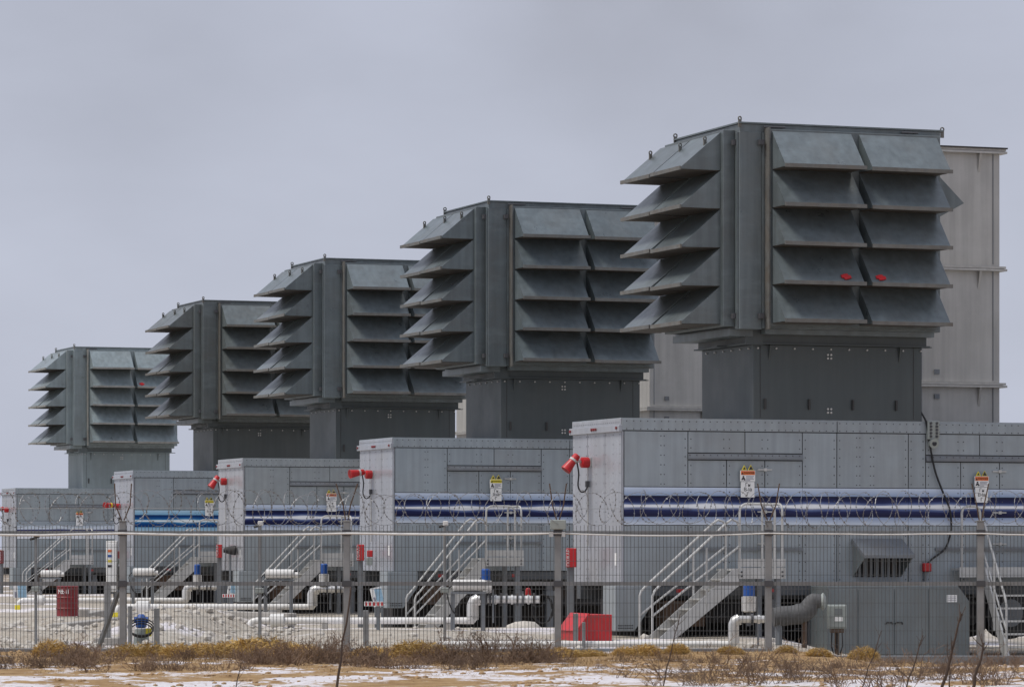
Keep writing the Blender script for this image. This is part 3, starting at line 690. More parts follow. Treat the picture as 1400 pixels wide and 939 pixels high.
# warning signs
make_sign('white warning sign with orange header left of the stair rail, trailer at the right', ORNG, W(0, 2.60, -.075, 3.0), 0)
make_sign('white warning sign with orange header above the right-hand stairs', ORNG, W(0, 7.66, -.075, 2.92), 0)
make_sign('white warning sign with yellow header on the second trailer from the right', YEL, W(1, 2.60, -.075, 3.0), 1)
make_sign('white warning sign with orange header on the middle trailer', ORNG, W(2, 2.60, -.075, 3.0), 2)
make_sign('white warning sign with yellow header above the bright blue stripe', YEL, W(3, 2.60, -.075, 3.0), 3)
make_sign('small white warning sign with orange header on the farthest trailer', ORNG, W(4, 2.60, -.075, 3.0), 4)
# horns
make_horn(0, 2.11, 3.39, R(50), R(0), 'red alarm horn tilted down on the nearest trailer end, black cable loop')
make_horn(1, 2.0, 3.35, R(8), R(10), 'red alarm horn pointing level on the second trailer end')
make_horn(2, 2.11, 3.57, R(55), R(5), 'red alarm horn tilted down on the middle trailer end')
make_horn(3, 2.13, 3.02, R(0), R(20), 'red alarm horn with yellow yoke on the blue-striped trailer end')
make_horn(4, 1.7, 3.34, R(10), R(0), 'red alarm horn on the farthest trailer end at the left edge')

#@@REST@@
# ------------------------------------------------------------------ fence
FY = 62.0
fence = thing('mesh_fence', 'grey welded mesh fence with two rails running across the whole foreground', 'fence', (0, FY, 0))
POSTS = [-13.4, -9.93, -6.43, -2.73, .76, 4.24, 7.74, 11.24]
for i, x in enumerate(POSTS):
    zb = gz(x, FY) - .1
    p = MB().box(x - .055, x + .055, -.055, .055, zb, 2.15).box(x - .065, x + .065, -.065, .065, 2.15, 2.17).build('post', FENCE, fence, bevel=.008)
    for s in (-1, 1):
        MB().tube([(x + s * .02, 0, 2.17), (x + s * (.06 + .03 * (i % 3)), 0, 2.42), (x + s * (.14 + .04 * (i % 2)), .02, 2.78)], .011, 5).build('razor_bracket', BROWN, p)
    for z in (1.965, 1.126): MB().box(x - .075, x + .075, -.075, -.056, z - .05, z + .05).build('clamp', RIV, p)
MB().bar((POSTS[2] - .5, .55, -.05), (POSTS[2] - .07, .02, 1.0), .06, .06).build('brace', FENCE, fence)
rr_f = random.Random(77)
for i, (a, b) in enumerate(zip(POSTS, POSTS[1:])):
    for z, nm in ((1.965, 'rail'), (1.126, 'rail')):
        MB().box(a + .056, b - .056, -.03, .03, z - .032, z + .032).build(nm, FENCE, fence)
    mb = MB(); n = int(round((b - a - .14) / .06)); r = .0040
    for k in range(n + 1):
        x = a + .07 + (b - a - .14) * k / n + rr_f.uniform(-.005, .005)
        mb.box(x - r, x + r, -.045, -.045 + 2 * r, .03 - .3 * sstep(4.6, 7.2, x), 2.09 + rr_f.uniform(-.012, .012))
    for k in range(9):
        z = .12 + k * .23
        mb.box(a + .06, b - .06, -.0525, -.0455, z - r * .8, z + r * .8)
    o = mb.build('mesh_panel', WIRE, fence); o['kind'] = 'stuff'
    zz = gz((a + b) / 2, FY)
    MB().box(a + .056, b - .056, -.06, .05, min(gz(a, FY), gz(b, FY)) - .15, (.06 if i < 5 else -.06)).build('plinth', LEGP, fence, bevel=.01)
# razor wire coil along the top
rz = MB(); bl = MB(); rr = random.Random(11)
for hand, ph in ((1, 0.0), (-1, 2.1)):
    x = POSTS[0]; pts = []; th = ph
    while x < POSTS[-1]:
        rad = .275 + .03 * math.sin(x * 1.3 + ph) + .012 * math.sin(x * 4.1); tilt = .20 + .05 * math.sin(x * 2.3 + ph)
        pts.append(Vector((x + hand * tilt * math.cos(th), hand * rad * math.cos(th), 2.36 + .02 * math.sin(x * .9) + rad * math.sin(th))))
        th += 2 * math.pi / 20; x += (.42 + .10 * math.sin(x * .8 + ph)) / 20
    for j in range(0, len(pts) - 1, 40): rz.tube(pts[j:j + 41], .0042, 4, False)
    for j in range(len(pts) - 1):
        p = pts[j] .lerp(pts[j + 1], .5); d = (pts[j + 1] - pts[j]).normalized(); u = d.orthogonal().normalized()
        bl.add([p - d * .020, p + u * .020, p + d * .020, p - u * .020], [(0, 1, 2, 3)])
t = thing('razor_wire_coil', 'coils of razor wire stretched along the top of the mesh fence', 'razor wire', (0, FY, 0))
rz.build('coil', RAZ, t); o = bl.build('blade', RAZ, t); o['kind'] = 'stuff'
MB().cyl((POSTS[0], 0, 2.37), (POSTS[-1], 0, 2.36), .004, 4).build('tension_wire', RAZ, t)
# white sensor cable strung on the top rail
cp = []
for a, b in zip(POSTS, POSTS[1:]):
    sag = rr.uniform(.0, .035)
    for k in range(8): s = k / 8; cp.append((a + (b - a) * s, -.075, 1.955 - sag * 4 * s * (1 - s) + rr.uniform(-.004, .004)))
tag(MB().tube(cp, [.019 if p[0] < .7 else .011 for p in cp], 8).build('sensor_cable', WHITE, None, True), 'white cable pipe strung along the upper fence rail', 'cable').location = (0, FY, 0)
jb = thing('junction_box', 'small metal junction boxes clamped on the fence post in the centre', 'junction box', (.76, FY - .1, 2.12))
MB().box(-.13, .13, -.03, .02, -.10, .06).build('housing', JBOX, jb, bevel=.01); MB().box(-.15, -.08, -.04, .03, -.22, -.14).build('gland', ALU, jb); MB().box(.06, .12, -.04, .03, -.22, -.14).build('gland', ALU, jb)
# perimeter sensors on thin poles
for px, d, top, lab in ((355, 64, 716, 'thin sensor pole with white head, between the two leftmost big posts'), (608, 64, 716, 'thin sensor pole with white head, left of the white gas vessel'), (49, 64.5, 733, 'short thin dark sensor pole near the left edge')):
    x = at(px, d); zt = zat(top, d); t = thing('sensor_pole', lab, 'sensor', (x, d, gz(x, d)), 0, 'perimeter sensors on thin poles')
    zt -= gz(x, d)
    MB().cyl((0, 0, -.1), (0, 0, zt), .026, 8).build('pole', FENCE, t, True)
    MB().box(-.03, .06, -.05, .05, zt - .03, zt + .05).build('head', WHITE if px > 100 else DARK, t, bevel=.01)
    MB().cyl((-.10, 0, zt - .05), (-.02, 0, zt - .03), .022, 8).build('camera', BLK, t)
    MB().box(-.07, .07, -.06, .06, 1.08 - .15, 1.17 - .15).build('clamp_box', JBOX, t, bevel=.01)
# galvanised stub posts behind the fence
for px, d, top, wd, lab in ((147, 64.5, 796, .10, 'galvanised stub post on a square base left of the first fence post'), (178, 64, 828, .07, 'thin galvanised stub post left of the blue pump'),
        (214, 64, 831, .09, 'galvanised stub post right of the blue pump'), (500, 64, 834, .09, 'galvanised stub post under the striped barrier bar'),
        (787, 64, 838, .09, 'galvanised stub post in front of the red hose box'), (798, 63.6, 850, .06, 'short galvanised stub post right of its twin at the red hose box')):
    x = at(px, d); g = gz(x, d); t = thing('stub_post', lab, 'post', (x, d, g), 0, 'galvanised stub posts behind the fence')
    zt = zat(top, d) - g
    MB().box(-wd / 2, wd / 2, -wd / 2, wd / 2, -.1, zt).build('shaft', FENCE, t, bevel=.006)
    if px == 147: MB().box(-.22, .22, -.2, .2, -.1, .10).build('base', CONC, t, bevel=.01)

i0 = bmesh.new(); bmesh.ops.create_icosphere(i0, subdivisions=2, radius=1); IV0 = [v.co.copy() for v in i0.verts]; IF0 = [[v.index for v in f.verts] for f in i0.faces]; i0.free()
# ------------------------------------------------------------------ gas pipes in front of each unit
def bend(p, q, r, n=5):
    return None
def pipe_run(label, d, x0, x1, zlow, ztop, xr, r, sleeve=None, stub=True, m=WHITE, tagc=True):
    g = gz(x0, d)
    t = thing('gas_pipe', label, 'pipe', (x0, d, 0), 0, 'white gas pipes laid in front of the trailers')
    L_ = x1 - x0; e = r * 2.2
    pts = ([(0, 0, g - .2), (0, 0, zlow - e)] + [(e - e * math.cos(a), 0, zlow - e + e * math.sin(a)) for a in (.5, 1.05)] if stub else []) + [(e if stub else 0, 0, zlow), (L_ - e, 0, zlow)]
    MB().tube(pts, r, 14).build('ground_run', m, t, True)
    # riser in fat cladding, then the valve run
    R2 = r * 1.75
    MB().tube([(L_ - e, 0, zlow), (L_, 0, zlow), (L_ + .02, 0, zlow + e * .4)], [r, r * 1.1, r * 1.3], 14).build('elbow', m, t, True)
    MB().tube([(L_, 0, zlow + .02), (L_, 0, ztop - R2), (L_ + R2 * .3, 0, ztop - R2 * .3), (L_ + R2, 0, ztop)], R2, 16).build('riser', SILV, t, True)
    MB().tube([(L_ + R2 * .9, 0, ztop), (xr - x0, 0, ztop)], r * 1.15, 14).build('valve_run', SILV, t, True)
    if sleeve:
        s0, s1 = sleeve[0] - x0, sleeve[1] - x0
        MB().tube([(s0, 0, zlow), (s0, 0, zlow), (s1, 0, zlow), (s1, 0, zlow)], [r, r * 2, r * 2, r], 16).build('sleeve', WHITE, t, True)
    if tagc and stub: MB().box(-r * 1.25, r * .9, -r * 1.25, -r * 1.02, zlow - e - .12, zlow - e + .02).build('yellow_tag', YEL, t)
    k = 1.6
    while k < L_ - .5:
        gg = gz(x0 + k, d)
        if zlow - r - gg > .04: MB().box(k - .06, k + .06, -.08, .08, gg - .1, zlow - r + .01).build('support', CONC, t)
        k += 2.6
    st_ = .115
    n = int((xr - x0 - L_ - .3) / st_)
    for j in range(max(0, n)):
        fx = L_ + R2 * 2 + .1 + j * st_
        MB().cyl((fx, 0, ztop), (fx + .04, 0, ztop), r * (1.75, 1.4, 1.9)[j % 3], 12).build('flange', (RIV, SILV, DARK)[j % 3], t)
    return t
D1, D2, D3, D4 = 63.7, 79.0, 96.0, 112.0
pipe_run('white gas pipe lying behind the fence, rising at the trailer at the right', D1, at(596, D1), at(1003, D1), zat(880, D1), zat(846, D1), at(1050, D1), .055, None, False)
pipe_run('white gas pipe with fat sleeve and yellow tag, in front of the second trailer', D2, at(340, D2), at(646, D2), zat(848, D2), zat(819, D2), at(738, D2), .072, (at(370, D2), at(388, D2)))
pipe_run('white gas pipe with sleeve, in front of the middle trailer', D3, at(158, D3), at(427, D3), zat(829, D3), zat(805, D3), at(470, D3), .075, (at(187, D3), at(204, D3)))
pipe_run('thin white gas pipe in front of the bright blue striped trailer', D4, at(25, D4), at(255, D4), zat(820, D4), zat(802, D4), at(296, D4), .075, (at(48, D4), at(60, D4)))
# white gas vessels on stands
for d, px0, px1, py, lab in ((78.2, 619, 672, 800, 'white horizontal gas vessel on a stand, front of the second trailer stairs'), (95, 363, 408, 784.5, 'white horizontal gas vessel on a stand, front of the middle trailer stairs'),
                             (111, 182, 216, 782, 'white horizontal gas vessel on a stand, right of the first fence post'), (128, 56, 88, 784, 'white horizontal gas vessel above the dark red drum')):
    x0, x1 = at(px0, d), at(px1, d); z = zat(py, d); g = gz(x0, d); h = z - g; ln = x1 - x0; r = .125
    t = thing('gas_vessel', lab, 'gas vessel', (x0, d, g), 0, 'white gas vessels on stands')
    MB().tube([(0, 0, h), (.02, 0, h), (ln * .78, 0, h), (ln * .82, 0, h), (ln * .84, 0, h - .02), (ln, 0, h - .02)], [.10, r, r, r * .9, .075, .07], 16).build('shell', WHITE, t, True)
    MB().box(-.04, ln * .86, -.10, .10, h - r - .05, h - r - .003).build('stand_top', LEGP, t)
    for q in (.0, ln * .78): MB().box(q - .045, q + .045, -.05, .05, -.1, h - r - .051).build('stand_post', LEGP, t)
    MB().tube(smooth_path([(-.02, -.05, h), (-.12, -.06, h - .15), (-.02, -.08, h - .5), (.12, -.06, h - .62)], 4), .014, 5).build('hose', BLK, t)
# valve actuators: blue cap over a clad body
for d, px, yt, yb, lab in ((65.6, 1024, 795, 838, 'silver clad valve with blue actuator, trailer at the right'), (78.9, 664, 777, 812, 'blue valve actuator beside the white vessel, second trailer'),
                          (96, 443, 770, 801, 'blue valve actuator over a silver body, middle trailer'), (112, 270, 771, 802, 'blue valve actuator over a silver body, blue-striped trailer')):
    x = at(px, d); zt, zb = zat(yt, d), zat(yb, d); h = zt - zb
    t = thing('valve_actuator', lab, 'valve', (x, d, zb), 0, 'blue valve actuators on the gas pipes')
    MB().tube([(0, 0, h * .55), (0, 0, h * .56), (0, 0, h - .03), (0, 0, h)], [.09, .10, .10, .07], 14).build('cap', BLUE, t, True)
    MB().tube([(0, 0, .02), (0, 0, .04), (0, 0, h * .53), (0, 0, h * .56)], [.08, .13, .13, .08], 16).build('body', SILV, t, True)
    MB().cyl((0, 0, -.22), (0, 0, .03), .035, 8).build('stem', RIV, t)
    for q in (-.11, .11): MB().cyl((q, 0, -.12), (q, 0, .2), .014, 6).build('tie_rod', RIV, t)
    MB().cyl((.16, 0, -.6), (.16, 0, .1), .022, 6).build('conduit', LEGP, t)
d = 79.3
t = thing('relief_valve', 'small red relief valve on the flanged pipe run', 'valve', (at(722, d), d, zat(815, d))); t.scale = (.55, .55, .55)
MB().tube([(0, 0, .05), (0, 0, .1), (0, 0, .28), (0, 0, .33)], [.09, .11, .10, .05], 12).build('bonnet', RED, t, True); MB().cyl((0, 0, -.1), (0, 0, .06), .05, 10).build('neck', ALU, t)
MB().cyl((-.12, 0, .08), (.12, 0, .08), .03, 8).build('side_port', RED, t)

# pale bundle and a coil of cable under the second trailer
d = 84; x = at(716, d); b = MB(); q = random.Random(4)
b.add([(v.x * .42 * q.uniform(.85, 1.15), v.y * .3, max(0, v.z + .35) * .17 * q.uniform(.85, 1.15)) for v in IV0], IF0)
t = tag(b.build('tarp_bundle', STONE, None, True), 'pale plastic bundle on the ground under the second trailer landing', 'bundle'); t.location = (x, d, gz(x, d))
for k, (px, d, lab) in enumerate(((742, 83, 'coil of black cable left of the centre fence post'), (640, 83.5, 'coil of black cable by the second trailer stairs foot'))):
    x = at(px, d); pts = [((.2 + .02 * (j // 16)) * math.cos(j * .39), -.01 * (j // 16), .45 + .32 * math.sin(j * .39)) for j in range(50)]
    t = tag(MB().tube(pts, .014, 5).build('cable_coil', BLK), lab, 'cable coil'); t.location = (x, d, gz(x, d))
# blue pump with hose
d = 64.6; x = at(193, d); g = gz(x, d)
t = thing('pump', 'blue topped grey pump with yellow tag and coiled black hose behind fence', 'pump', (x, d, g))
zt = zat(839, d) - g
MB().tube([(0, 0, zt - .24), (0, 0, zt - .22), (0, 0, zt - .06), (0, 0, zt)], [.07, .095, .095, .04], 14).build('motor', BLUE, t, True)
MB().cyl((-.12, 0, zt - .1), (.12, 0, zt - .1), .06, 10).build('motor_box', BLUE, t, True)
MB().tube([(0, 0, -.1), (0, 0, .1), (0, 0, zt - .25)], [.14, .13, .10], 14).build('body', JBOX, t, True)
MB().box(.09, .19, -.13, -.12, zt - .38, zt - .24).build('yellow_tag', YEL, t)
for k in range(3):
    rr2 = .19 + .02 * k
    MB().tube([(.02 + rr2 * math.cos(a), -.15 - .02 * k, .22 + .03 * k + rr2 * .62 * math.sin(a)) for a in [2 * math.pi * j / 20 for j in range(21)]], .013, 6, False).build('hose_loop', BLK, t, True)

# ------------------------------------------------------------------ call points and cabinets by the trailer ends
def call_point(lab, px0, px1, y0, y1, d, second=None, post=(0, .1), yb=830, m=RED):
    x = at((px0 + px1) / 2, d); w = at(px1, d) - at(px0, d); g = gz(x, d); zt = zat(y0, d) - g; zb = zat(y1, d) - g
    t = thing('fire_call_point', lab, 'call point', (x, d, g), 0, 'red fire call points on grey posts')
    MB().box(-w * .42, w * .30, .07, .17, -.1, zb + .1).build('post', LEGP, t, bevel=.008)
    MB().box(-w / 2, w / 2, -.08, .068, zb, zt).build('cabinet', m, t, bevel=.012)
    text_mesh('ПОЖАР', (zt - zb) * .24, SIGNW, t, 'lettering', (-w * .3, -.084, (zt + zb) / 2), (R(90), R(-90), 0))
    if second:
        a, b, c, e = second; MB().box(at(a, d) - x, at(b, d) - x, -.06, .05, zat(e, d) - g, zat(c, d) - g).build('alarm_button', RED, t, bevel=.015)
        MB().box(at(a, d) - x - .02, at(b, d) - x - .02, -.05, .05, zat(e, d) - g - .20, zat(e, d) - g - .02).build('gland_box', JBOX, t, bevel=.01)
    return t
call_point('red fire call point left of the nearest trailer end, beside the centre post', 774, 788, 749, 775, 73.5, None)
call_point('red fire call point with second red button, end of the second trailer', 488, 498, 744, 766, 91.2, (502, 510, 752, 761))
call_point('red fire call point at the end of the middle trailer, dark lamp beside', 296, 304, 744, 762, 108.4, None)
call_point('red fire call point with second red button, right of white cabinet', 154, 160.5, 749, 765, 126.7, (161, 166.5, 753, 763))
call_point('dark red fire call point at the left edge of the picture', -1, 5, 752, 770, 152, None, m=DRED)
d = 107.3; x = at(315, d); t = thing('work_lamp', 'dark work lamp beside the call point on the middle trailer end', 'lamp', (x, d, zat(752, d)))
MB().tube([(-.2, 0, 0), (-.1, 0, 0), (.0, 0, 0), (.14, 0, .0), (.16, 0, 0)], [.06, .09, .12, .14, .12], 12).build('housing', DARK, t, True); MB().cyl((0, .0, -.10), (0, 0, -1.8), .03, 8).build('stand', LEGP, t)
# white electrical cabinet, fourth unit
d = 126.5; x0, x1 = at(145, d), at(160, d); g = 0; t = thing('electrical_cabinet', 'tall white electrical cabinet with small coloured labels behind the first fence post', 'cabinet', (x0, d, 0))
w_ = x1 - x0; zt = zat(739, d)
MB().box(0, w_, 0, .5, .25, zt).build('body', WHITE, t, bevel=.015); MB().box(.03, w_ - .03, -.02, -.002, .35, zt - .08).build('door', SIGNW, t, bevel=.008)
for k, m in enumerate((ORNG, BLUE, YEL, INK)): MB().box(.06, .06 + .14, -.028, -.021, zt - .38 - k * .17, zt - .30 - k * .17).build('label_plate', m, t)
for q in (.04, w_ - .1): MB().box(q, q + .06, .05, .45, -.1, .25).build('foot', LEGP, t)
# red sloped hose box
bx, by, _ = W(0, -.95, -1.6); g = gz(bx, by)
t = thing('hose_box', 'bright red box with sloping lid in front of the nearest trailer end', 'fire box', (at(790, 69.4), 69.4, gz(at(790, 69.4), 69.4)), YAW)
MB().prism([(-.02, 0), (-.02, .18), (.22, .49), (.68, .49), (.68, 0)], 'y', 0, .9).build('body', RED, t, bevel=.008)
MB().prism([(-.05, .19), (.205, .515), (.235, .50), (-.02, .17)], 'y', -.03, .93).build('lid', RED, t)
MB().box(.682, .71, .2, .6, .2, .25).build('handle', ALU, t)
# dark red drum with lettering
d = 78; x = at(92, d); t = thing('oil_drum', 'dark red steel drum with white lettering on the rubble bank', 'drum', (x, d, zat(848, d)), R(-8)); t.scale = (.86, .86, .87)
rb_ = []; zz = [0, .01, .02, .03, .27, .285, .30, .315, .53, .545, .56, .575, .80, .81, .82, .83]; rd = [.25, .27, .27, .262, .262, .275, .275, .262, .262, .275, .275, .262, .262, .272, .272, .25]
MB().tube([(0, 0, z) for z in zz], rd, 28).build('body', DRED, t, True)
MB().cyl((.1, .05, .80), (.1, .05, .845), .03, 10).build('bung', RIV, t)
for k, ch in enumerate('Mobil'):
    a = R(-118 + k * 11 + (4 if ch in 'il' else 0)); text_mesh(ch, .15, SIGNW, t, 'lettering', (.264 * math.cos(a), .264 * math.sin(a), .69), (R(90), 0, a + R(90)))
MB().box(-.20, .20, -.03, .03, -.35, -.001).build('pallet', BROWN, t)
d = 79; x = at(114, d); t = tag(MB().box(-.08, .10, -.15, .15, -.1, .20).build('concrete_block', CONC, bevel=.02), 'small rough concrete block right of the dark red drum', 'block'); t.location = (x, d, zat(845, d))
# blue and white information boards, striped bars
def board(lab, px, py0, py1, wpx, d, tilt, bar=None):
    x = at(px, d); g = gz(x, d); z0, z1 = zat(py1, d) - g, zat(py0, d) - g; w2 = wpx / FPX * d / 2
    t = thing('notice_board', lab, 'board', (x, d, g), R(25), 'blue and white boards leaning by the trailers')
    fr = MB().box(-w2, w2, -.02, .02, 0, z1 - z0).build('panel', SIGNW, t); fr.location = (0, 0, z0); fr.rotation_euler = (R(-10), R(tilt), 0)
    MB().box(-w2 * .35, w2 * .92, -.026, -.0205, .04, (z1 - z0) - .04).build('picture', BOARD, fr)
    MB().box(-w2 * .85, -w2 * .5, -.026, -.0205, .1, (z1 - z0) * .5).build('text_block', INKG, fr)
    for q in (-w2 * .6, w2 * .6): MB().box(q - .02, q + .02, .03, .07, -.1, z0 + .25).build('leg', LEGP, t)
board('blue and white board leaning at the locker of the second trailer', 519, 802, 828, 16, 89.5, -10)
board('small blue and white board at the middle trailer locker', 316, 797, 812, 11, 107, 10)
board('pale blue and white board stack at the far left trailer', 28, 797, 820, 19, 140, 0)
def bar(lab, p0, p1, y, d):
    x0, x1 = at(p0, d), at(p1, d); z = zat(y, d); g = gz(x0, d)
    t = thing('striped_barrier', lab, 'barrier', (x0, d, 0), 0, 'red and white striped barriers')
    MB().box(0, x1 - x0, -.02, .02, z - .045, z + .045).build('plank', SIGNW, t)
    n = 5
    for k in range(n): q = (x1 - x0) * (k + .25) / n; s = (x1 - x0) / n * .5; MB().box(q, q + s, -.025, -.0205, z - .035, z + .035).build('red_stripe', RED, t)
    MB().box((x1 - x0) * .62, (x1 - x0) * .62 + .07, .021, .07, g - .1, z + .04).build('post', LEGP, t)
bar('red and white striped bar by the galvanised post, second trailer', 498, 525, 825, 74)
bar('red and white striped bar below the small board, middle trailer', 304, 321, 814, 100)
# concrete kerbs and the dark tray
def kerb(p, q, h, w, lab):
    t = tag(MB().bar(p, q, w, h).build('concrete_kerb', CONC, bevel=.015), lab, 'kerb', 'concrete kerbs in the gravel'); return t
kz = lambda px, py, d: (at(px, d), d, zat(py, d))
kerb(kz(178, 846, 82), kz(263, 841, 86), .28, .2, 'concrete kerb running left from the corner above the rubble')
kerb(kz(264, 841, 85.8), kz(400, 846, 80), .26, .2, 'concrete kerb running right from the corner above the rubble')
kerb(kz(0, 862, 74), kz(130, 838, 92), .16, .5, 'pale concrete strip slanting across the rubble at left')
kerb(kz(80, 857, 71), kz(160, 848, 78), .14, .3, 'short concrete strip right of the dark red drum')
kerb(kz(480, 877, 66.5), kz(760, 879, 66.8), .14, .3, 'long low concrete kerb beneath the second trailer stairs')
d = 64.8; t = tag(MB().prism([(-.42, 0), (-.36, .10), (.36, .10), (.42, 0)], 'y', -.2, .2).build('tray', BLK, bevel=.01), 'flat black plastic tray behind the dry grass', 'tray'); t.location = (at(351, d), d, gz(at(351, d), d) + zat(884, d) * 0 + .0)

# ------------------------------------------------------------------ around the nearest trailer
t = thing('vent_cowl', 'pale sloping metal cowl over dark louvres on the nearest trailer side', 'vent', W(0, 0, 0), YAW)
MB().prism([(-.03, 1.90), (-.62, 1.58), (-.62, 1.52), (-.58, 1.52), (-.03, 1.82)], 'x', 4.85, 5.94).build('lid', LEGP, t)
for u in (4.87, 5.90): MB().prism([(-.03, 1.86), (-.60, 1.55), (-.03, 1.15)], 'x', u, u + .02).build('cheek', CAB, t)
for k in range(8): MB().box(4.94 + k * .125, 4.98 + k * .125, -.06, -.008, 1.15, 1.80).build('slat', DARK, t)
# lower cabinet
t = thing('control_cabinet', 'long grey-green control cabinet standing under the nearest trailer side', 'cabinet', W(0, 0, 0), YAW)
MB().prism([(3.95, -.45), (3.95, .98), (6.75, .98), (7.0, .68), (7.0, -.45)], 'y', -.85, -.05).build('body', CAB, t, bevel=.01)
for a, b, hx in ((3.98, 4.58, 0), (4.60, 5.36, 5.25), (5.38, 6.10, 5.46), (6.12, 6.72, 0)):
    dr = MB().box(a, b, -.868, -.852, -.35, .92).build('door', CAB, t, bevel=.006)
    if hx:
        MB().tube([(hx - .08, -.87, .24), (hx - .06, -.90, .27), (hx + .06, -.90, .27), (hx + .08, -.87, .24)], .014, 6).build('handle', BLK, dr, True)
MB().box(6.50, 6.72, -.876, -.869, .66, .80).build('label_plate', SIGNW, t)
for k in range(3): MB().box(6.52, 6.70, -.879, -.8765, .69 + k * .035, .70 + k * .035).build('print_line', INKG, t)
MB().box(4.05, 6.6, -.55, -.05, .985, 1.02).build('top_plate', CHAS, t)
# junction box on a post
d = 66.5; x = at(1144, d); g = gz(x, d); t = thing('meter_box', 'pale grey-green meter box with white label on a rusty post', 'meter box', (x, d, 0))
z0, z1 = zat(859, d), zat(826, d); w2 = .17
MB().box(-w2, w2, -.07, .07, z0, z1).build('housing', JBOX, t, bevel=.015); MB().box(-w2 + .02, w2 - .03, -.085, -.071, z0 + .03, z1 - .02).build('lid', JBOX, t, bevel=.008)
MB().box(-.05, .09, -.092, -.086, (z0 + z1) / 2 + .03, z1 - .07).build('window', CAB, t); MB().box(-.05, .10, -.092, -.086, (z0 + z1) / 2 - .08, (z0 + z1) / 2).build('label_plate', SIGNW, t)
MB().box(-.12, .12, -.06, .06, z0 - .07, z0 - .002).build('gland_plate', BROWN, t); MB().box(-.04, .04, -.04, .04, g - .1, z0 - .07).build('post', BROWN, t)
for q in (-.09, .0, .09): MB().tube([(q, -.05, z0 - .07), (q * 1.1, -.04, z0 - .3), (q * .6, -.02, g)], .013, 5).build('conduit', BLK, t)
# wrapped pipe
d = 66.2; t = thing('wrapped_pipe', 'thick pipe wrapped in dark grey quilting, elbow turned up', 'pipe', (at(1057, d), d, 0))
P = [(0, 0, zat(843, d)), (.25, .02, zat(841, d)), (.46, .03, zat(839, d)), (.60, .03, zat(834, d)), (.66, .03, zat(826, d)), (.72, .03, zat(821, d)), (.84, .03, zat(822, d))]
MB().tube(smooth_path(P, 3), [.17, .165, .18, .175, .17, .175, .19, .18, .17, .165, .17, .16, .15, .145, .14, .14, .13, .13, .12][:19], 14).build('quilting', WRAP, t, True)
MB().tube([(.84, .03, zat(822, d)), (.88, .03, zat(822, d)), (.89, .03, zat(822, d)), (.93, .03, zat(822, d))], [.12, .16, .16, .10], 14).build('flange', JBOX, t, True)
MB().cyl((.10, .0, -.3), (.10, 0, zat(848, d)), .06, 8).build('support', LEGP, t); MB().cyl((.55, .0, -.3), (.55, 0, zat(843, d)), .05, 8).build('support', BROWN, t)
# red alarm on the wall with the black cable from the roof
t = thing('wall_alarm', 'small red wall alarm right of the vent cowl, black cable above', 'alarm', W(0, 6.46, 0), YAW)
MB().box(-.09, .09, -.12, -.008, 1.25, 1.42).build('housing', RED, t, bevel=.02); MB().cyl((-.03, -.05, .98), (-.03, -.05, 1.25), .025, 8).build('conduit', LEGP, t)
cb = MB().tube(smooth_path([(6.38, .02, 4.40), (6.46, -.05, 4.20), (6.51, -.07, 3.87), (6.63, -.07, 3.29), (6.78, -.07, 2.9), (6.96, -.07, 2.5), (7.0, -.07, 2.15), (6.97, -.07, 1.96), (6.86, -.07, 1.70), (6.6, -.08, 1.52), (6.47, -.08, 1.41)], 5), .02, 6).build('black_cable', BLK, None, True)
tag(cb, 'black cable hanging from the filter neck down to the red wall alarm', 'cable'); cb.location = W(0, 0, 0); cb.rotation_euler = (0, 0, YAW)
t = thing('gland_block', 'grey ribbed cable gland block on the nearest trailer fascia', 'gland block', W(0, 6.60, 0), YAW)
MB().box(-.13, .13, -.10, -.024, 3.86, 4.23).build('block', JBOX, t, bevel=.01); MB().cyl((0, -.03, 3.80), (0, -.13, 3.78), .10, 14).build('spout', JBOX, t, True); MB().cyl((0, -.131, 3.78), (0, -.136, 3.78), .05, 12).build('bore', INK, t)
for r_ in range(5):
    for q in (-.065, .065): MB().cyl((q, -.10, 3.92 + r_ * .065), (q, -.125, 3.92 + r_ * .065), .026, 8).build('knob', RIV, t)
# stairs facing the fence at the right edge
t = thing('front_stairs', 'steep metal stairs facing the fence at the right edge of the photo', 'stairs', W(0, 0, 0), YAW)
A, B = 7.52, 8.72
MB().box(7.0, 9.1, -.42, -.06, 1.28, 1.32).build('platform', ALU, t); MB().box(7.0, 9.1, -.44, -.42, 1.14, 1.34).build('platform_fascia', ALU, t)
for u in (A, B): MB().prism([(-.40, 1.30), (-.55, 1.30), (-1.62, -.55), (-1.38, -.55), (-.40, 1.08)], 'x', u - .02, u + .02).build('stringer', ALU, t)
for k in range(7):
    z = 1.05 - k * .25; v = -.62 - k * .145; MB().box(A + .021, B - .021, v - .14, v + .14, z - .035, z).build('tread', ALU, t)
for u in (A - .04, B + .04):
    hr = MB().tube([(u, -.44, 1.2), (u, -.46, 2.08), (u, -.56, 2.20), (u, -1.42, .78), (u, -1.50, .60), (u, -1.50, -.5)], .024, 8).build('handrail', ALU, t, True)
    MB().tube([(u, -.46, 1.72), (u, -1.50, .10)], .02, 8).build('mid_rail', ALU, hr, True); MB().tube([(u, -.98, .1), (u, -.98, 1.5)], .02, 8).build('baluster', ALU, hr, True)
MB().tube([(7.05, -.43, 1.2), (7.05, -.43, 2.42), (7.08, -.43, 2.50), (7.16, -.43, 2.54), (7.34, -.43, 2.54), (7.42, -.43, 2.50), (7.45, -.43, 2.42), (7.45, -.43, 1.2)], .026, 8).build('guard_rail', ALU, t, True)
MB().tube([(8.86, -.43, 1.2), (8.86, -.43, 2.42), (8.9, -.43, 2.5), (9.0, -.43, 2.54), (9.2, -.43, 2.54)], .026, 8).build('guard_rail', ALU, t, True)

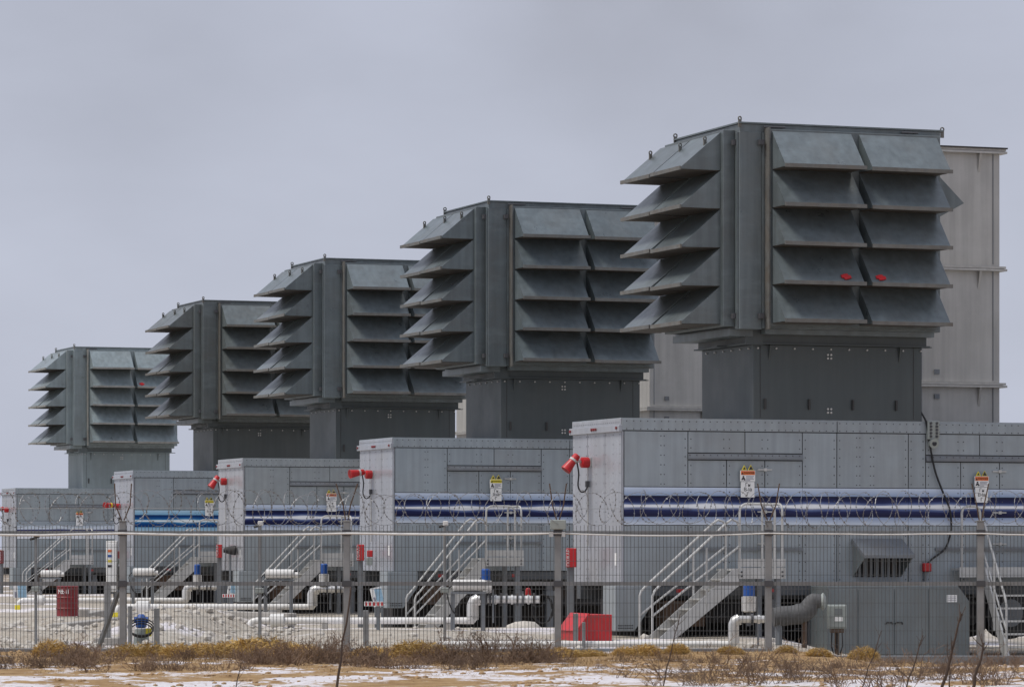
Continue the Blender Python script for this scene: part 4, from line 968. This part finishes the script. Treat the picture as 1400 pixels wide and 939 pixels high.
# ------------------------------------------------------------------ rubble, stones, dry plants
ico = bmesh.new(); bmesh.ops.create_icosphere(ico, subdivisions=1, radius=1); IV = [v.co.copy() for v in ico.verts]; IF = [[v.index for v in f.verts] for f in ico.faces]; ico.free()
st = MB(); rr = random.Random(5)
for k in range(2300):
    y = 62.8 + 18 * rr.random() ** 1.5; x = rr.uniform(-12.5, -4.4) if k < 1900 else rr.uniform(-4, 9)
    s = .014 + .11 * rr.random() ** 6; zz = gz(x, y)
    st.add([(x + v.x * s * rr.uniform(.7, 1.3), y + v.y * s * rr.uniform(.7, 1.3), zz + s * .2 + v.z * s * rr.uniform(.5, .9)) for v in IV], IF)
o = st.build('rubble', STONE); o['kind'] = 'stuff'; o['label'] = 'pale broken stones scattered behind the fence'
cl = MB(); rr = random.Random(23)
for k in range(2600):
    y = rr.uniform(46, 61); x = rr.uniform(-.14 * y, .14 * y)
    if noise.noise(Vector((x * .7, y * .5, 21))) < -.05: continue
    s_ = .01 + .035 * rr.random() ** 4
    cl.add([(x + v.x * s_ * 1.3, y + v.y * s_ * 1.3, gz(x, y) + s_ * .15 + v.z * s_ * rr.uniform(.5, .9)) for v in IV], IF)
o = cl.build('soil_clods', SANDC); o['kind'] = 'stuff'; o['label'] = 'small brown clods on the sandy strip'
def brush_mesh(name, seed, h, spread, n, m, r=.0035, sub=3):
    q = random.Random(seed); b = MB()
    for k in range(n):
        a = q.uniform(0, 2 * math.pi); lean = q.random() ** .7 * spread; L1 = h * q.uniform(.55, 1.0)
        p = Vector((math.cos(a) * .10 * q.random(), math.sin(a) * .10 * q.random(), -.03)); pts = [p]; d = Vector((math.cos(a) * lean, math.sin(a) * lean, 1)).normalized()
        for j in range(4):
            d = (d + Vector((q.uniform(-.22, .22), q.uniform(-.22, .22), .05))).normalized(); p = p + d * L1 / 4; pts.append(p)
            for _ in range(sub if j else 0):
                if q.random() < .75:
                    e = (d + Vector((q.uniform(-1, 1), q.uniform(-1, 1), q.uniform(-.1, .5)))).normalized(); b.tube([p, p + e * L1 * q.uniform(.10, .28)], r * .6, 3, False, r * .35)
        b.tube(pts, r, 3, False, r * .4)
    return b.mesh(name, m)
def tuft_mesh(name, seed, h, rad, n, m):
    q = random.Random(seed); b = MB()
    for k in range(n):
        a = q.uniform(0, 2 * math.pi); rr_ = rad * math.sqrt(q.random()) ; dome = math.sqrt(max(0, 1 - (rr_ / rad) ** 2))
        p = Vector((rr_ * math.cos(a), rr_ * math.sin(a) * .7, h * dome * q.uniform(.0, .9) - .02)); th = q.uniform(0, 2 * math.pi)
        d = Vector((math.cos(a) * .6 + math.cos(th) * .7, math.sin(a) * .6 + math.sin(th) * .7, q.uniform(-.1, .7))).normalized(); L1 = q.uniform(.06, .16)
        s = d.cross(Vector((q.uniform(-1, 1), q.uniform(-1, 1), q.uniform(-1, 1)))).normalized() * q.uniform(.003, .006)
        mid = p + d * L1 * .6 + Vector((0, 0, .012)); tip = p + d * L1 + Vector((0, 0, -.01))
        b.add([p - s, p + s, mid + s, mid - s, tip], [(0, 1, 2, 3), (3, 2, 4)])
    return b.mesh(name, m)
def wild_mesh(name, seed, h, w, n, m, r=.003):
    # a loose, wide bush: stems rise from several crowns and fork two or three times
    q = random.Random(seed); b = MB(); roots = [(q.uniform(-w, w), q.uniform(-w * .5, w * .5)) for _ in range(7)]
    for k in range(n):
        rx, ry = q.choice(roots); p = Vector((rx + q.gauss(0, .05), ry + q.gauss(0, .05), -.04)); L1 = h * (.35 + .65 * q.random() ** 1.2) * (1 - .45 * abs(rx) / w)
        d = Vector((q.gauss(0, .55) + rx * .5, q.gauss(0, .5), 1)).normalized(); pts = [p]
        for j in range(4):
            d = (d + Vector((q.gauss(0, .22), q.gauss(0, .22), q.gauss(.02, .1)))).normalized(); p = p + d * L1 / 4; pts.append(p)
            for _ in range(2 if j else 1):
                e = (d + Vector((q.gauss(0, .7), q.gauss(0, .7), q.gauss(.1, .4)))).normalized(); l2 = L1 * q.uniform(.10, .32); m2 = p + e * l2 * .6
                b.tube([p, m2], r * .6, 3, False, r * .45)
                for _k in range(2):
                    f = (e + Vector((q.gauss(0, .6), q.gauss(0, .6), q.gauss(.1, .4)))).normalized(); b.tube([m2, m2 + f * l2 * .5], r * .45, 3, False, r * .3)
        b.tube(pts, r, 3, False, r * .5)
    return b.mesh(name, m)
BR = [wild_mesh('dry_bush', 20 + k, .40, (.28, .4, .5, .34, .45)[k], (70, 100, 120, 60, 95)[k], TWIG, .0036) for k in range(5)]
SP = [wild_mesh('dry_bush', 60 + k, .62, (.35, .5, .3)[k], (34, 46, 28)[k], TWIG, .0042) for k in range(3)]
TF = [tuft_mesh('straw_tuft', 40 + k, (.30, .26, .34)[k], (.42, .55, .36)[k], 2200, STRAW) for k in range(3)]
rr = random.Random(17)
POST_PX = (168, 474, 763, 1051, 1340)
BAYN = ('left of the first fence post', 'between first and second fence posts', 'between second and third fence posts', 'between third and fourth fence posts', 'between fourth and fifth fence posts', 'right of the last fence post')
def bay(px): return sum(px > q for q in POST_PX)
ORDN = ['leftmost', 'second from left', 'third from left', 'fourth from left', 'fifth from left', 'sixth from left', 'seventh from left', 'eighth from left', 'ninth from left', 'tenth from left', 'eleventh from left', 'twelfth from left', 'thirteenth from left', 'fourteenth from left', 'fifteenth from left', 'sixteenth from left', 'seventeenth from left', 'eighteenth from left', 'nineteenth from left', 'twentieth from left', 'twenty-first from left', 'twenty-second from left', 'twenty-third from left']
def plant_row(items, name, meshes, fmt, cat, group):
    items = sorted(items); cnt = {}
    for i, (px, d, s) in enumerate(items):
        x = at(px, d); k = cnt.get(bay(px), 0); cnt[bay(px)] = k + 1
        o = place(name, meshes[rr.randrange(len(meshes))], None, (x, d, gz(x, d)), (rr.uniform(-.1, .1), rr.uniform(-.12, .12), rr.choice((0, math.pi)) + rr.uniform(-.4, .4)), (s * rr.uniform(.9, 1.4), s, s * rr.uniform(.8, 1.15)))
        tag(o, fmt % (ORDN[k], BAYN[bay(px)]), cat, group)
low = []; px = -10
while px < 780:
    low.append((px, rr.uniform(52.2, 57.5), rr.uniform(.55, 1.15) * (1.15 if 40 < px < 110 or 400 < px < 470 else 1))); px += rr.uniform(15, 42)
low += [(600, 56, 1.1), (628, 56.3, 1.5), (655, 55.8, 1.75), (682, 56.2, 1.6), (708, 55.6, 1.1), (118, 56, 1.4), (88, 55, 1.5), (430, 55, 1.4), (462, 56, 1.3), (395, 55.5, 1.2)]
while px < 1420:
    low.append((px, rr.uniform(51.5, 57.5), rr.uniform(.35, .75))); px += rr.uniform(26, 60)
plant_row(low, 'dry_bush', BR, 'dry brown bush, %s %s', 'bush', 'dry bushes along the fence')
tall = [(px + rr.uniform(-10, 10), rr.uniform(45, 50), rr.uniform(.75, 1.15)) for px in range(895, 1400, 34)]
plant_row(tall, 'tall_weed', SP, 'loose tall brown weed, %s %s', 'weed', 'tall loose weeds at lower right')
tufts = [(70, 59, .75), (95, 59.5, .6), (185, 59.5, .8), (215, 59.8, .7), (245, 59, .75), (280, 59.4, .7), (305, 58.9, .9), (335, 59.2, 1.0), (362, 59.4, 1.05), (388, 59, .95), (412, 58.8, .8), (505, 59, .7), (535, 59.6, .8), (560, 59.5, .95), (583, 58.7, 1.0), (610, 59, .6), (745, 59, .6), (770, 59.8, .5), (800, 59.5, .55), (855, 60, .5), (880, 60, .6), (925, 60.5, .6), (1000, 60.4, .5), (1075, 60.4, .5), (1120, 59, .5), (1180, 60, .7), (1250, 59, .6), (1310, 58.6, .5)]
plant_row(tufts, 'straw_tuft', TF, 'rounded golden grass tuft, %s %s', 'grass tuft', 'golden grass tufts along the fence')
# low dead grass between them
gb = MB()
for k in range(22000):
    y = rr.uniform(49.5, 61.6); x = rr.uniform(-.145 * y, .145 * y); c = noise.noise(Vector((x * .9, y * .45, 3.3))) + .35 * noise.noise(Vector((x * 2.7, y * 2.7, 1)))
    if c < (.15 if y < 54 else -.05): continue
    h = rr.uniform(.03, .11) * (1.25 if y > 55 else .7); a = rr.uniform(0, 6.28); p = Vector((x, y, gz(x, y) - .01)); s = Vector((math.cos(a), math.sin(a), 0)) * rr.uniform(.003, .006)
    tp = p + Vector((rr.uniform(-.08, .08), rr.uniform(-.08, .08), h)); gb.add([p - s, p + s, tp], [(0, 1, 2)])
o = gb.build('dead_grass', DEADG); o['kind'] = 'stuff'; o['label'] = 'thin dead grass on the sandy strip before the fence'
# dark stalks close to the camera
def stalk(px_top, py_top, px_bot, d, r, lab, seed, twigs=5):
    q = random.Random(seed); a = Vector((at(px_bot, d), d, -.05)); b = Vector((at(px_top, d), d, zat(py_top, d)))
    bm_ = MB(); n = 7; pts = [a.lerp(b, k / n) + Vector((q.uniform(-.012, .012), q.uniform(-.02, .02), 0)) * (0 if k in (0, n) else 1) for k in range(n + 1)]
    bm_.tube(pts, r, 6, True, r * .45); t = thing('dry_stalk', lab, 'stalk', (a.x, a.y, gz(a.x, a.y)), 0, 'dark dry stalks before the fence')
    o = bm_.build('stem', TWIGD, t, True); o.location = -Vector(t.location)
    tb = MB()
    for k in range(twigs):
        p = a.lerp(b, q.uniform(.55, .98)); e = Vector((q.uniform(-.8, .8), q.uniform(-.5, .5), q.uniform(.5, 1))).normalized() * q.uniform(.06, .2); tb.tube([p, p + e * .5 + Vector((0, 0, -.01)), p + e], r * .3, 4, False, r * .15)
    o = tb.build('twig', TWIGD, t); o.location = -Vector(t.location); o['kind'] = 'stuff'
stalk(480, 802, 455, 40, .019, 'thick leaning dark stalk in front of the second fence post', 1, 0)
stalk(1314, 838, 1285, 44, .022, 'tall dark leaning stalk just left of the last fence post', 2, 8)
stalk(1345, 878, 1326, 43, .024, 'dark stalk crossing the foot of the last fence post', 3, 5)
stalk(1262, 868, 1236, 45, .012, 'thin dark stalk left of the tall one, right side', 4, 8)
stalk(1205, 862, 1175, 45, .010, 'thin dark stalk before the grey control cabinet', 5, 8)
stalk(930, 838, 905, 46, .010, 'thin dark stalk below the stairs of the nearest trailer', 6, 8)
stalk(330, 905, 318, 40, .010, 'short thin stalk in the snow at lower left', 7, 4)
stalk(1295, 880, 1300, 45, .010, 'upright thin stalk between two leaning stalks at right', 8, 8)

# ------------------------------------------------------------------ thin exhaust smoke drifting above the stacks
def smoke(name, label, loc, size, dens):
    b = bmesh.new(); bmesh.ops.create_icosphere(b, subdivisions=3, radius=1); me = bpy.data.meshes.new(name); b.to_mesh(me); b.free()
    m = bpy.data.materials.new('smoke'); m.use_nodes = True; n = m.node_tree.nodes; l = m.node_tree.links.new; n.clear()
    o_ = n.new('ShaderNodeOutputMaterial'); v = n.new('ShaderNodeVolumePrincipled'); v.inputs['Color'].default_value = (.30, .27, .24, 1); v.inputs['Anisotropy'].default_value = .2
    tc = n.new('ShaderNodeTexCoord'); ln = n.new('ShaderNodeVectorMath'); ln.operation = 'LENGTH'; l(tc.outputs['Object'], ln.inputs[0])
    fo = n.new('ShaderNodeMapRange'); fo.interpolation_type = 'SMOOTHSTEP'; fo.inputs[1].default_value = .15; fo.inputs[2].default_value = .98; fo.inputs[3].default_value = 1; fo.inputs[4].default_value = 0
    l(ln.outputs['Value'], fo.inputs[0])
    nz = n.new('ShaderNodeTexNoise'); nz.inputs['Scale'].default_value = 1.7; nz.inputs['Detail'].default_value = 4; l(tc.outputs['Object'], nz.inputs['Vector'])
    nr = n.new('ShaderNodeMapRange'); nr.inputs[1].default_value = .35; nr.inputs[2].default_value = .7; l(nz.outputs[0], nr.inputs[0])
    mu = n.new('ShaderNodeMath'); mu.operation = 'MULTIPLY'; l(fo.outputs[0], mu.inputs[0]); l(nr.outputs[0], mu.inputs[1])
    m2 = n.new('ShaderNodeMath'); m2.operation = 'MULTIPLY'; m2.inputs[1].default_value = dens; l(mu.outputs[0], m2.inputs[0]); l(m2.outputs[0], v.inputs['Density']); l(v.outputs[0], o_.inputs['Volume'])
    me.materials.append(m); o = bpy.data.objects.new(name, me); C.objects.link(o); o.location = loc; o.scale = size; o['kind'] = 'stuff'; o['label'] = label
smoke('exhaust_smoke', 'thin brownish exhaust smoke drifting in the sky above the filter houses', (4.0, 96, 16.5), (7.5, 5, 6.2), .085)
